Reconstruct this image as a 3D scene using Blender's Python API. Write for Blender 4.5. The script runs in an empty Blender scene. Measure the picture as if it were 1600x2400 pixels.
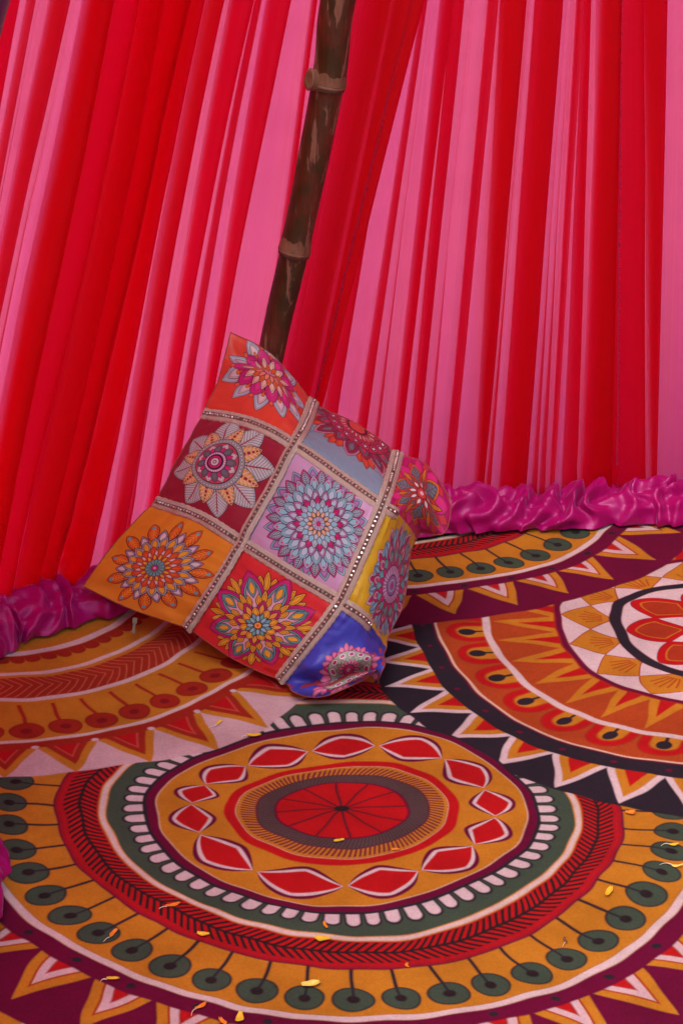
import bpy, bmesh, math, random
import numpy as np
from mathutils import Vector, Matrix, noise

SC = bpy.context.scene
COL = SC.collection
rng = random.Random(7)

# ------------------------------------------------------------------ camera, sky, sun, exposure
cam = bpy.data.objects.new('camera', bpy.data.cameras.new('camera'))
COL.objects.link(cam)
cam.data.sensor_fit = 'VERTICAL'
cam.data.sensor_height = 36.0
cam.data.lens = 36.0 * 5500 / 2400
cam.data.clip_start = 0.05
cam.data.clip_end = 500.0
PITCH, ROLL = math.radians(22.48), math.radians(0.91)
right0, up0 = Vector((1, 0, 0)), Vector((0, math.sin(PITCH), math.cos(PITCH)))
fwd = Vector((0, math.cos(PITCH), -math.sin(PITCH)))
rt = right0 * math.cos(ROLL) + up0 * math.sin(ROLL)
up = -right0 * math.sin(ROLL) + up0 * math.cos(ROLL)
m = Matrix((rt, up, -fwd)).transposed().to_4x4()
m.translation = Vector((0, 0, 1.5))
cam.matrix_world = m
SC.camera = cam

world = bpy.data.worlds.new('World')
SC.world = world
world.use_nodes = True
wn = world.node_tree.nodes
wl = world.node_tree.links
for n in list(wn):
    wn.remove(n)
SUN_EL, SUN_AZ = math.radians(60), math.radians(212)      # over the photographer's left shoulder, veiled by thin cloud
sky = wn.new('ShaderNodeTexSky')
sky.sky_type = 'NISHITA'
sky.sun_disc = False
sky.sun_elevation = SUN_EL
sky.sun_rotation = SUN_AZ
sky.dust_density = 5.0
sky.air_density = 0.7
sky.ozone_density = 0.4
bg = wn.new('ShaderNodeBackground')
bg.inputs['Strength'].default_value = 0.15
wo = wn.new('ShaderNodeOutputWorld')
wl.new(sky.outputs[0], bg.inputs[0])
wl.new(bg.outputs[0], wo.inputs[0])

sun = bpy.data.objects.new('sun', bpy.data.lights.new('sun', 'SUN'))
COL.objects.link(sun)
sun.data.energy = 0.5
sun.data.angle = math.radians(30)
sun.data.color = (1.0, 0.96, 0.90)
sd = Vector((math.sin(SUN_AZ) * math.cos(SUN_EL), math.cos(SUN_AZ) * math.cos(SUN_EL), math.sin(SUN_EL)))
sun.rotation_euler = sd.to_track_quat('Z', 'Y').to_euler()

SC.view_settings.view_transform = 'Standard'
SC.view_settings.look = 'None'
SC.view_settings.exposure = 0.78
SC.view_settings.gamma = 1.0
SC.view_settings.use_curve_mapping = False
SC.cycles.max_bounces = 16
SC.cycles.transmission_bounces = 14
SC.cycles.diffuse_bounces = 5
SC.cycles.use_denoising = True

# ------------------------------------------------------------------ measured constants (metres, radians)
PLEATS = [(2.2157, 2.2153, 2.4649, 2.4934), (2.2787, 2.323, 2.5276, 2.569), (2.3137, 2.3567, 2.5693, 2.6235), (2.3692, 2.4057, 2.6229, 2.6796), (2.41, 2.4385, 2.6819, 2.7402), (2.4453, 2.511, 2.7416, 2.7759), (2.5481, 2.5681, 2.7866, 2.8086), (2.6218, 2.6382, 2.8219, 2.8587), (2.6689, 2.6769, 2.8629, 2.8681), (2.7207, 2.72, 2.8781, 2.9159), (2.8301, 2.8392, 2.9462, 2.9514), (2.8646, 2.8785, 3.014, 3.0356), (2.88, 2.9037, 3.043, 3.0711), (2.9067, 2.9115, 3.0765, 3.1227), (3.009, 3.0231, 3.1161, 3.1193), (3.0748, 3.0866, 3.1412, 3.1595), (3.1046, 3.1181, 3.1593, 3.1766), (3.1698, 3.1813, 3.215, 3.2289), (3.2218, 3.235, 3.2325, 3.2724), (3.2638, 3.3054, 3.2869, 3.3277), (3.3468, 3.3536, 3.3492, 3.3599), (3.3683, 3.3911, 3.3596, 3.3683), (3.3988, 3.4499, 3.3838, 3.4166), (3.4518, 3.5102, 3.4183, 3.4523), (3.5208, 3.5308, 3.4535, 3.4911)]
DIAMONDS = [0.105, 0.527, 1.094, 1.596, 2.087, 2.636, 2.944, 3.27, 3.777, 4.426, 5.022, 5.552, 6.043]
PHASE = {'A_dot': 0.0262, 'A_plum': 0.0016, 'A_pet': 0.0456, 'B_dot': 0.1389, 'B_tri': 0.059, 'B_spk': 0.0381, 'B_gold': 0.1891, 'L_dot': 0.0488, 'L_tri': 0.0277, 'L_sc': 0.0092, 'A2_dot': 0.0756, 'A2_tri': 0.0836, 'A_tri': 0.1719}
WARP = [(-0.079,2.628,-0.072,2.628),(0.001,2.704,0.000,2.709),(-0.001,2.560,-0.002,2.552),(0.091,2.629,0.086,2.629),(-0.254,2.644,-0.239,2.644),(0.006,2.384,0.006,2.384),(0.261,2.618,0.253,2.618),(0.014,2.862,0.014,2.876),(-0.229,2.548,-0.225,2.549),(-0.142,2.440,-0.145,2.436),(-0.062,2.390,-0.061,2.394),(0.165,2.459,0.174,2.449),(0.230,2.522,0.228,2.522),(0.230,2.744,0.226,2.742),(0.153,2.840,0.147,2.832),(-0.251,2.679,-0.235,2.676),(-0.216,2.739,-0.214,2.738),(-0.138,2.796,-0.155,2.815),(-0.075,2.845,-0.081,2.860),(-0.307,2.649,-0.291,2.648),(-0.292,2.577,-0.287,2.578),(-0.251,2.490,-0.256,2.487),(-0.166,2.402,-0.174,2.392),(-0.060,2.342,-0.061,2.339),(0.058,2.326,0.057,2.335),(0.151,2.368,0.151,2.368),(0.224,2.435,0.230,2.430),(0.288,2.528,0.288,2.528),(0.306,2.598,0.304,2.598),(0.302,2.662,0.304,2.663),(-0.362,2.641,-0.351,2.641),(-0.347,2.565,-0.345,2.565),(-0.316,2.477,-0.316,2.477),(-0.253,2.395,-0.259,2.390),(-0.161,2.320,-0.163,2.315),(-0.059,2.278,-0.058,2.278),(0.008,2.266,0.008,2.272),(0.108,2.280,0.106,2.286),(0.210,2.330,0.208,2.334),(0.294,2.423,0.297,2.421),(0.347,2.525,0.349,2.524),(0.364,2.595,0.363,2.595),(0.364,2.639,0.365,2.639),(-0.397,2.419,-0.396,2.420),(-0.354,2.359,-0.356,2.357),(-0.256,2.266,-0.259,2.262),(-0.153,2.206,-0.154,2.205),(-0.056,2.177,-0.055,2.180),(0.009,2.171,0.009,2.176),(0.105,2.184,0.104,2.186),(0.229,2.242,0.233,2.236),(0.308,2.292,0.309,2.291),(0.379,2.363,0.376,2.365),(0.407,2.406,0.404,2.408),(0.110,3.198,0.103,3.198),(0.112,3.108,0.109,3.108),(0.140,3.009,0.135,3.007),(0.175,2.922,0.177,2.924),(0.230,2.837,0.238,2.844),(0.297,2.781,0.302,2.788),(0.366,2.743,0.368,2.747),(0.455,2.726,0.452,2.714),(0.229,3.248,0.226,3.249),(0.226,3.156,0.221,3.156),(0.244,3.062,0.240,3.061),(0.281,2.967,0.286,2.970),(0.331,2.908,0.335,2.913),(0.392,2.861,0.396,2.866),(0.469,2.835,0.468,2.831),(0.323,3.229,0.322,3.229),(0.327,3.160,0.319,3.159),(0.345,3.073,0.341,3.071),(0.377,3.008,0.379,3.009),(0.434,2.961,0.432,2.959),(0.482,2.933,0.481,2.931),(0.332,3.285,0.337,3.283),(0.349,3.318,0.353,3.316),(0.413,3.240,0.412,3.240),(0.426,3.305,0.440,3.295),(0.536,3.354,0.533,3.362),(0.419,3.141,0.408,3.139),(0.445,3.062,0.445,3.062),(0.494,3.025,0.491,3.021),(0.103,3.329,0.102,3.335),(0.172,3.353,0.172,3.351),(0.277,3.398,0.276,3.400),(0.350,3.448,0.345,3.453),(0.400,3.509,0.397,3.512),(0.445,3.592,0.445,3.592),(0.116,3.439,0.116,3.436),(0.212,3.479,0.214,3.475),(0.285,3.531,0.286,3.530),(0.321,3.577,0.324,3.575),(-0.453,2.786,-0.454,2.793),(-0.396,2.796,-0.399,2.806),(-0.312,2.837,-0.313,2.840),(-0.228,2.901,-0.225,2.898),(-0.171,2.963,-0.164,2.957),(-0.127,3.020,-0.121,3.016),(-0.472,2.922,-0.470,2.914),(-0.397,2.931,-0.398,2.935),(-0.325,2.968,-0.328,2.973),(-0.253,3.040,-0.254,3.041),(-0.214,3.114,-0.208,3.111),(-0.483,3.000,-0.481,2.992),(-0.407,3.014,-0.408,3.017),(-0.335,3.072,-0.333,3.071),(-0.263,3.175,-0.266,3.176),(-0.492,3.064,-0.490,3.056),(-0.415,3.088,-0.415,3.087),(-0.357,3.138,-0.359,3.139),(-0.316,3.213,-0.321,3.214),(-0.422,2.685,-0.408,2.674),(-0.417,2.629,-0.410,2.619),(-0.409,2.575,-0.405,2.565),(-0.394,2.518,-0.393,2.511),(-0.369,2.453,-0.374,2.460),(-0.341,2.402,-0.349,2.412),(-0.308,2.367,-0.317,2.367),(-0.271,2.332,-0.280,2.327),(-0.229,2.298,-0.238,2.292),(-0.182,2.266,-0.192,2.263),(-0.133,2.241,-0.143,2.240),(-0.081,2.221,-0.090,2.224),(-0.029,2.214,-0.037,2.215),(0.026,2.210,0.018,2.213),(0.077,2.213,0.072,2.218),(0.128,2.223,0.126,2.230),(0.177,2.236,0.177,2.249),(0.222,2.256,0.225,2.274),(0.265,2.285,0.270,2.306),(0.305,2.325,0.310,2.343),(0.341,2.375,0.345,2.385),(0.376,2.439,0.374,2.431),(0.401,2.496,0.397,2.480),(0.415,2.532,0.413,2.533),(0.424,2.574,0.422,2.586),(-0.358,2.340,-0.354,2.326),(-0.299,2.287,-0.296,2.268),(-0.229,2.232,-0.229,2.220),(-0.151,2.193,-0.154,2.186),(-0.068,2.165,-0.074,2.165),(0.100,2.165,0.090,2.165),(0.180,2.183,0.169,2.186),(0.252,2.215,0.244,2.221),(0.315,2.261,0.311,2.269),(0.374,2.334,0.369,2.327),(-0.266,2.650,-0.266,2.644),(-0.259,2.625,-0.259,2.618),(-0.254,2.602,-0.253,2.592),(-0.248,2.576,-0.246,2.568),(-0.237,2.547,-0.236,2.544),(-0.226,2.526,-0.224,2.522),(-0.211,2.506,-0.209,2.502),(-0.194,2.484,-0.193,2.483),(-0.177,2.461,-0.179,2.463),(-0.159,2.444,-0.161,2.446),(-0.138,2.426,-0.143,2.429),(-0.118,2.411,-0.123,2.414),(-0.097,2.399,-0.102,2.402),(-0.075,2.388,-0.080,2.390),(-0.050,2.378,-0.057,2.379),(-0.026,2.373,-0.032,2.374),(-0.002,2.371,-0.007,2.371),(0.193,3.171,0.190,3.164),(0.205,3.091,0.201,3.089),(0.230,3.016,0.226,3.016),(0.263,2.935,0.264,2.950),(0.310,2.880,0.313,2.892),(0.367,2.840,0.373,2.845),(0.434,2.819,0.441,2.809),(0.067,3.063,0.037,3.060),(0.064,2.980,0.063,2.975),(0.103,2.910,0.102,2.895),(0.153,2.830,0.153,2.822),(0.215,2.756,0.215,2.757),(0.288,2.688,0.286,2.704),(0.371,2.655,0.364,2.662),(0.236,3.153,0.238,3.135),(0.254,3.078,0.257,3.069),(0.280,2.997,0.276,3.003),(0.318,2.934,0.310,2.943),(0.367,2.893,0.363,2.896),(0.427,2.862,0.424,2.864),(0.333,3.233,0.330,3.236),(0.337,3.131,0.329,3.132),(0.369,3.017,0.368,3.035),(0.426,2.971,0.441,2.960),(-0.421,2.833,-0.423,2.832),(-0.372,2.844,-0.374,2.848),(-0.324,2.862,-0.326,2.869),(-0.280,2.888,-0.281,2.896),(-0.241,2.925,-0.240,2.927),(-0.207,2.965,-0.202,2.963),(-0.175,3.011,-0.169,3.003),(-0.150,3.058,-0.140,3.047),(-0.434,2.705,-0.426,2.687),(-0.340,2.726,-0.336,2.712),(-0.241,2.750,-0.250,2.750),(-0.168,2.787,-0.171,2.801),(-0.102,2.863,-0.102,2.864),(-0.047,2.945,-0.043,2.937),(-0.480,3.032,-0.485,3.031),(-0.460,3.040,-0.462,3.039),(-0.439,3.044,-0.438,3.044),(-0.416,3.052,-0.415,3.053),(-0.395,3.063,-0.393,3.065),(-0.375,3.079,-0.373,3.080),(-0.356,3.095,-0.355,3.097),(-0.339,3.116,-0.339,3.116),(-0.324,3.139,-0.325,3.137),(0.126,3.371,0.119,3.371),(0.177,3.392,0.173,3.386),(0.225,3.408,0.223,3.408),(0.271,3.427,0.271,3.436),(0.314,3.454,0.314,3.470),(0.354,3.499,0.353,3.509),(0.390,3.560,0.386,3.553),(0.165,3.243,0.176,3.241),(0.265,3.286,0.269,3.274),(0.352,3.326,0.354,3.322),(0.422,3.370,0.429,3.385),(0.495,3.455,0.492,3.460),(0.550,3.569,0.541,3.545),(-0.351,2.203,-0.357,2.198),(-0.272,2.152,-0.277,2.141),(0.375,2.189,0.369,2.196)]
CUSHION = [[[-0.3842, 3.1977, 0.05], [-0.3118, 3.1427, 0.0409], [-0.2215, 3.0814, 0.0374], [-0.1549, 3.0233, 0.0209], [-0.0848, 2.97, 0.012], [-0.0327, 2.9163, 0.012], [0.0333, 2.9198, 0.0398]], [[-0.3349, 3.2244, 0.113], [-0.2685, 3.1421, 0.1107], [-0.1796, 3.0709, 0.1108], [-0.1144, 3.0018, 0.087], [-0.0417, 2.9535, 0.0814], [0.0067, 2.9399, 0.0717], [0.0628, 2.9386, 0.0522]], [[-0.2793, 3.2426, 0.1713], [-0.2082, 3.1572, 0.1832], [-0.1428, 3.0869, 0.1732], [-0.0688, 3.0171, 0.1568], [-0.001, 2.9623, 0.1395], [0.0357, 2.9637, 0.1114], [0.0638, 3.0113, 0.0461]], [[-0.2458, 3.2737, 0.2282], [-0.1886, 3.2016, 0.249], [-0.1068, 3.1161, 0.2358], [-0.0334, 3.0479, 0.2213], [0.0288, 2.9927, 0.1992], [0.0581, 3.0005, 0.1644], [0.0924, 3.0545, 0.0988]], [[-0.2089, 3.3062, 0.2889], [-0.1377, 3.2259, 0.3062], [-0.0697, 3.1561, 0.2984], [-0.0039, 3.0887, 0.2787], [0.0565, 3.0341, 0.2564], [0.0843, 3.054, 0.2286], [0.1052, 3.1134, 0.1722]], [[-0.1884, 3.3445, 0.3314], [-0.1115, 3.2957, 0.3456], [-0.0547, 3.2312, 0.3029], [0.0121, 3.1729, 0.2908], [0.0697, 3.1066, 0.2683], [0.112, 3.0995, 0.247], [0.1483, 3.1185, 0.1788]], [[-0.1722, 3.3967, 0.3861], [-0.1103, 3.3713, 0.3616], [-0.0445, 3.3365, 0.3012], [0.0157, 3.2948, 0.2826], [0.0812, 3.2144, 0.2668], [0.1222, 3.1919, 0.2561], [0.1597, 3.146, 0.217]]]


# ------------------------------------------------------------------ helpers
def lin(r, g, b):
    f = lambda c: (c / 255 / 12.92) if c / 255 <= 0.04045 else ((c / 255 + 0.055) / 1.055) ** 2.4
    return (f(r), f(g), f(b))

def mesh_obj(name, verts, faces, mat=None, parent=None, smooth=True, uv=None):
    me = bpy.data.meshes.new(name)
    me.from_pydata([tuple(map(float, v)) for v in verts], [], [tuple(map(int, f)) for f in faces])
    if smooth:
        me.polygons.foreach_set('use_smooth', [True] * len(me.polygons))
    if uv is not None:
        lay = me.uv_layers.new(name='UVMap')
        li = np.empty(len(me.loops), dtype=np.int32)
        me.loops.foreach_get('vertex_index', li)
        lay.data.foreach_set('uv', np.asarray(uv, dtype=np.float32)[li].ravel())
    me.update()
    o = bpy.data.objects.new(name, me)
    COL.objects.link(o)
    if mat:
        for mm in (mat if isinstance(mat, (list, tuple)) else [mat]):
            me.materials.append(mm)
    if parent:
        o.parent = parent
    return o

def grid_faces(nu, nv, flip=False):
    f = []
    for i in range(nu - 1):
        for j in range(nv - 1):
            a = i * nv + j
            q = (a, a + 1, a + nv + 1, a + nv)
            f.append(q[::-1] if flip else q)
    return f

def empty(name, loc):
    o = bpy.data.objects.new(name, None)
    o.empty_display_size = 0.05
    COL.objects.link(o)
    o.location = loc
    return o

def adopt(o, parent):
    """parent a mesh written in world coordinates to an Empty that stands at the thing's base"""
    o.parent = parent
    o.matrix_parent_inverse = Matrix.Translation(parent.location).inverted()

def tag(o, label=None, cat=None, group=None, kind=None):
    if label: o['label'] = label
    if cat: o['category'] = cat
    if group: o['group'] = group
    if kind: o['kind'] = kind
    return o

class Mat:
    def __init__(self, name):
        self.m = bpy.data.materials.new(name)
        self.m.use_nodes = True
        self.n, self.l = self.m.node_tree.nodes, self.m.node_tree.links
        self.p = self.n['Principled BSDF']
        self.out = self.n['Material Output']
    def set(self, **k):
        for a, v in k.items():
            a = {'color': 'Base Color', 'rough': 'Roughness', 'spec': 'Specular IOR Level', 'metal': 'Metallic',
                 'sheen': 'Sheen Weight', 'sheen_rough': 'Sheen Roughness', 'aniso': 'Anisotropic', 'coat': 'Coat Weight'}[a]
            if a == 'Base Color': v = (*v, 1.0)
            self.p.inputs[a].default_value = v
        return self
    def node(self, t, **k):
        nd = self.n.new('ShaderNode' + t)
        for a, v in k.items():
            if hasattr(nd, a): setattr(nd, a, v)
            else: nd.inputs[a.replace('_', ' ')].default_value = v
        return nd
    def link(self, a, b): self.l.new(a, b)
    def coords(self, kind='Object', scale=(1, 1, 1)):
        tc = self.node('TexCoord'); mp = self.node('Mapping')
        mp.inputs['Scale'].default_value = scale
        self.link(tc.outputs[kind], mp.inputs[0])
        return mp.outputs[0]
    def noise(self, co, scale, detail=3, rough=0.55):
        t = self.node('TexNoise')
        t.inputs['Scale'].default_value = scale; t.inputs['Detail'].default_value = detail; t.inputs['Roughness'].default_value = rough
        self.link(co, t.inputs['Vector'])
        return t.outputs[0]
    def ramp(self, fac, stops):
        r = self.node('ValToRGB')
        e = r.color_ramp.elements
        while len(e) < len(stops): e.new(0.5)
        for i, (p, c) in enumerate(stops):
            e[i].position = p; e[i].color = (*c, 1) if len(c) == 3 else c
        self.link(fac, r.inputs[0])
        return r.outputs[0]
    def mix(self, fac, a, b, mode='MIX'):
        x = self.node('Mix', data_type='RGBA', blend_type=mode)
        for sock, v in ((x.inputs[0], fac), (x.inputs[6], a), (x.inputs[7], b)):
            if hasattr(v, 'is_linked'): self.link(v, sock)
            else: sock.default_value = v if isinstance(v, (int, float)) else (*v, 1)
        return x.outputs[2]
    def bump(self, height, strength, dist=0.001, normal=None):
        b = self.node('Bump')
        b.inputs['Strength'].default_value = strength; b.inputs['Distance'].default_value = dist
        self.link(height, b.inputs['Height'])
        if normal: self.link(normal, b.inputs['Normal'])
        return b.outputs[0]

def print_image(name, arr):
    h, w = arr.shape[:2]
    im = bpy.data.images.new(name, w, h, alpha=False, float_buffer=True)
    im.colorspace_settings.name = 'Non-Color'
    px = np.ones((h, w, 4), dtype=np.float32)
    px[..., :3] = arr
    im.pixels.foreach_set(px.ravel())
    im.update()
    im.pack()
    return im

def catmull(cp, n):
    cp = np.array(cp, float)
    cp = np.vstack([2 * cp[0] - cp[1], cp, 2 * cp[-1] - cp[-2]])
    out = []
    for i in range(1, len(cp) - 2):
        a, b, c, d = cp[i - 1:i + 3]
        for k in range(n):
            t = k / n
            out.append(.5 * (2 * b + (c - a) * t + (2 * a - 5 * b + 4 * c - d) * t * t + (3 * b - a - 3 * c + d) * t ** 3))
    out.append(cp[-2])
    return np.array(out)

def interp_path(path):
    s = np.r_[0, np.cumsum(np.linalg.norm(np.diff(path, axis=0), axis=1))]
    def f(u):
        return np.stack([np.interp(u, s, path[:, k]) for k in range(path.shape[1])], -1)
    def nrm(u):
        a, b = f(np.asarray(u) - .01), f(np.asarray(u) + .01)
        t = b - a
        t = t / np.linalg.norm(t, axis=-1, keepdims=True)
        return np.stack([t[..., 1], -t[..., 0]], -1)          # points into the tent
    return f, nrm, s[-1]

# ------------------------------------------------------------------ flat print painter (polar motifs)
def tostep(sd, px): return np.clip(0.5 + sd / px, 0, 1)

class Polar:
    """paints rings and radially repeated motifs on an image from polar coordinates about one centre"""
    def __init__(self, img, X, Y, cx, cy, rmax, px, rmin_keep=0.0):
        self.img = img.reshape(-1, 3)
        dx, dy = X.ravel() - cx, Y.ravel() - cy
        r = np.hypot(dx, dy)
        sel = np.nonzero(r < rmax)[0]
        r = r[sel]
        o = np.argsort(r, kind='stable')
        self.idx = sel[o]
        self.R = r[o].astype(np.float32)
        self.T = np.arctan2(dy[self.idx], dx[self.idx]).astype(np.float32)
        self.px = px
        self.double = False
    def sl(self, r0, r1):
        return slice(np.searchsorted(self.R, r0), np.searchsorted(self.R, r1))
    def put(self, s, m, col):
        i = self.idx[s]
        m = np.asarray(m, dtype=np.float32)[:, None]
        self.img[i] = self.img[i] * (1 - m) + np.asarray(col, dtype=np.float32) * m
    def ring(self, r0, r1, col):
        s = self.sl(r0 - self.px, r1 + self.px)
        R = self.R[s]
        self.put(s, tostep(np.minimum(R - r0, r1 - R), self.px), col)
    def local(self, s, n, ph):
        T, R = self.T[s], self.R[s]
        if isinstance(n, (list, tuple)):
            best = np.full(T.shape, 9.0, dtype=np.float32)
            for a in n:
                d = (T - a + math.pi) % (2 * math.pi) - math.pi
                best = np.where(np.abs(d) < np.abs(best), d, best)
            return R * best, R
        st = 2 * math.pi / n
        d = (T - ph + st / 2) % st - st / 2
        return R * d, R
    def dots(self, n, ph, rc, rad, col, flat=1.0):
        s = self.sl(rc - rad * 1.3, rc + rad * 1.3)
        x, R = self.local(s, n, ph)
        self.put(s, tostep(rad - np.hypot(x, (R - rc) / flat), self.px), col)
    def stem(self, n, ph, r0, r1, w, col):
        s = self.sl(r0, r1)
        x, R = self.local(s, n, ph)
        self.put(s, tostep(w - np.abs(x), self.px), col)
    def tri(self, n, ph, rb, ra, hb, col, inset=0.0, bulge=0.0):
        s = self.sl(rb, ra)
        x, R = self.local(s, n, ph)
        t = (ra - R) / (ra - rb)
        w = hb * (t + bulge * t * (1 - t))
        ca = abs(ra - rb) / math.hypot(ra - rb, hb)
        self.put(s, tostep((w - np.abs(x)) * ca - inset, self.px), col)
    def capsule(self, n, ph, rb, re, w, col):
        s = self.sl(rb, re + w + self.px)
        x, R = self.local(s, n, ph)
        d = np.where(R < re, w - np.abs(x), w - np.hypot(x, R - re))
        self.put(s, tostep(d, self.px), col)
    def lens(self, n, ph, rc, a, h, p, col, dr=0.0):
        s = self.sl(rc - h * 1.3, rc + h * 1.3)
        x, R = self.local(s, n, ph)
        x = x * rc / np.maximum(R, 1e-4)
        hs = 1.0
        if isinstance(n, (list, tuple)):               # each one reaches half way to its neighbours
            ang = np.array(n); pv = np.r_[ang[-1] - 2 * math.pi, ang[:-1]]; nx = np.r_[ang[1:], ang[0] + 2 * math.pi]
            lo, hi = (pv + ang) / 2, (ang + nx) / 2
            mid, half = (lo + hi) / 2, (hi - lo) / 2 * rc
            T = self.T[s]
            D = (T[:, None] - mid[None] + math.pi) % (2 * math.pi) - math.pi
            k = np.argmin(np.abs(D) / half[None], axis=1)
            x = D[np.arange(len(T)), k] * rc
            a = half[k] * .945 * a / .0425
            hs = np.sqrt(np.clip(half[k] / .0445, .75, 1.1))
        d = h * hs * (1 - np.clip(np.abs(x) / a, 0, 1) ** p) - np.abs(R - rc - dr)
        d = np.where(np.abs(x) < a, d, -1)
        self.put(s, tostep(d, self.px), col)
    def petal(self, n, ph, r0, r1, w, col, line=None, lw=0.0, p=1.0, q=0.8, inset=0.0):
        """leaf-shaped petals from r0 to r1 with half width w, outlined in line"""
        s = self.sl(r0, r1)
        x, R = self.local(s, n, ph)
        t = np.clip((R - r0) / (r1 - r0), 0, 1)
        d = (w * np.sin(math.pi * t ** p) ** q - np.abs(x)) * 0.85
        if line is not None:
            self.put(s, tostep(d, self.px), line)
        self.put(s, tostep(d - lw - inset, self.px), col)
        if self.double and line is not None and w > .028:      # the print has a second fine line inside each petal
            self.put(s, .75 * tostep(lw * .33 - np.abs(d - 2.7 * lw), self.px), line)
        return s, x, R, t, d
    def custom(self, r0, r1, n, ph, fn, col):
        s = self.sl(r0, r1)
        x, R = self.local(s, n, ph)
        self.put(s, tostep(fn(x, R, self.T[s]), self.px), col)
# ------------------------------------------------------------------ ground (outside and below the tent)
g = Mat('pale_ground')
co = g.coords('Object')
g.link(g.ramp(g.noise(co, 3.0, 6), [(0.3, (.60, .58, .55)), (0.7, (.74, .72, .69))]), g.p.inputs['Base Color'])
g.set(rough=.9)
ground = mesh_obj('ground', [(-60, -60, -.012), (60, -60, -.012), (60, 60, -.012), (-60, 60, -.012)], [(0, 1, 2, 3)], g.m, smooth=False)
tag(ground, kind='structure')

# ------------------------------------------------------------------ line of the tent wall on the floor
WALL = catmull([(-.75, .9), (-.66, 1.6), (-.56, 2.1), (-.462, 2.36), (-.56, 2.7), (-.60, 2.95), (-.53, 3.12), (-.36, 3.28), (-.19, 3.47), (0, 3.555),
                (.18, 3.60), (.57, 3.66), (.95, 3.68), (1.5, 3.5), (1.9, 3.0), (2.1, 2.2), (2.2, 1.2)], 40)
wall_at, wall_n, WALL_LEN = interp_path(WALL)

# ------------------------------------------------------------------ carpet print
WHITE, CREAM = (.66, .53, .56), (.70, .50, .36)
GOLD, RED, PLUM = (.52, .205, .016), (.46, .006, .009), (.135, .002, .034)
GREEN, NAVY, BRORG = (.050, .080, .054), (.022, .016, .026), (.40, .060, .012)
DKRED, BLACK, PINKW = (.34, .022, .010), (.022, .012, .014), (.62, .43, .47)

def carpet_field(x0, x1, y0, y1, step):
    xs = np.arange(x0, x1, step) + step / 2
    ys = np.arange(y0, y1, step) + step / 2
    w = np.array(WARP)
    P, D = w[:, :2], w[:, 2:] - w[:, :2]
    sg = 0.11
    K = np.exp(-((P[:, None] - P[None]) ** 2).sum(-1) / (2 * sg * sg))
    A = np.linalg.solve(K + 0.08 * np.eye(len(P)), D)
    gx, gy = np.linspace(x0, x1, 90), np.linspace(y0, y1, 100)
    GX, GY = np.meshgrid(gx, gy)
    E = np.exp(-((GX[..., None] - P[:, 0]) ** 2 + (GY[..., None] - P[:, 1]) ** 2) / (2 * sg * sg)) @ A
    def up(F):
        a = np.stack([np.interp(xs, gx, row) for row in F])
        fy = np.interp(ys, gy, np.arange(len(gy)))
        i = np.clip(fy.astype(int), 0, len(gy) - 2)
        t = (fy - i)[:, None]
        return a[i] * (1 - t) + a[i + 1] * t
    X, Y = np.meshgrid(xs, ys)
    # the hand-drawn edge of the print wobbles by a millimetre or so
    wob = 0.0010 * np.sin(X * 61 + 3 * np.sin(Y * 23)) + 0.0008 * np.sin(Y * 87 + X * 40)
    wob2 = 0.0010 * np.sin(Y * 67 + 2.5 * np.sin(X * 29)) + 0.0008 * np.sin(X * 93 - Y * 35)
    return (X + up(E[..., 0]) + wob).astype(np.float32), (Y + up(E[..., 1]) + wob2).astype(np.float32)

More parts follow.
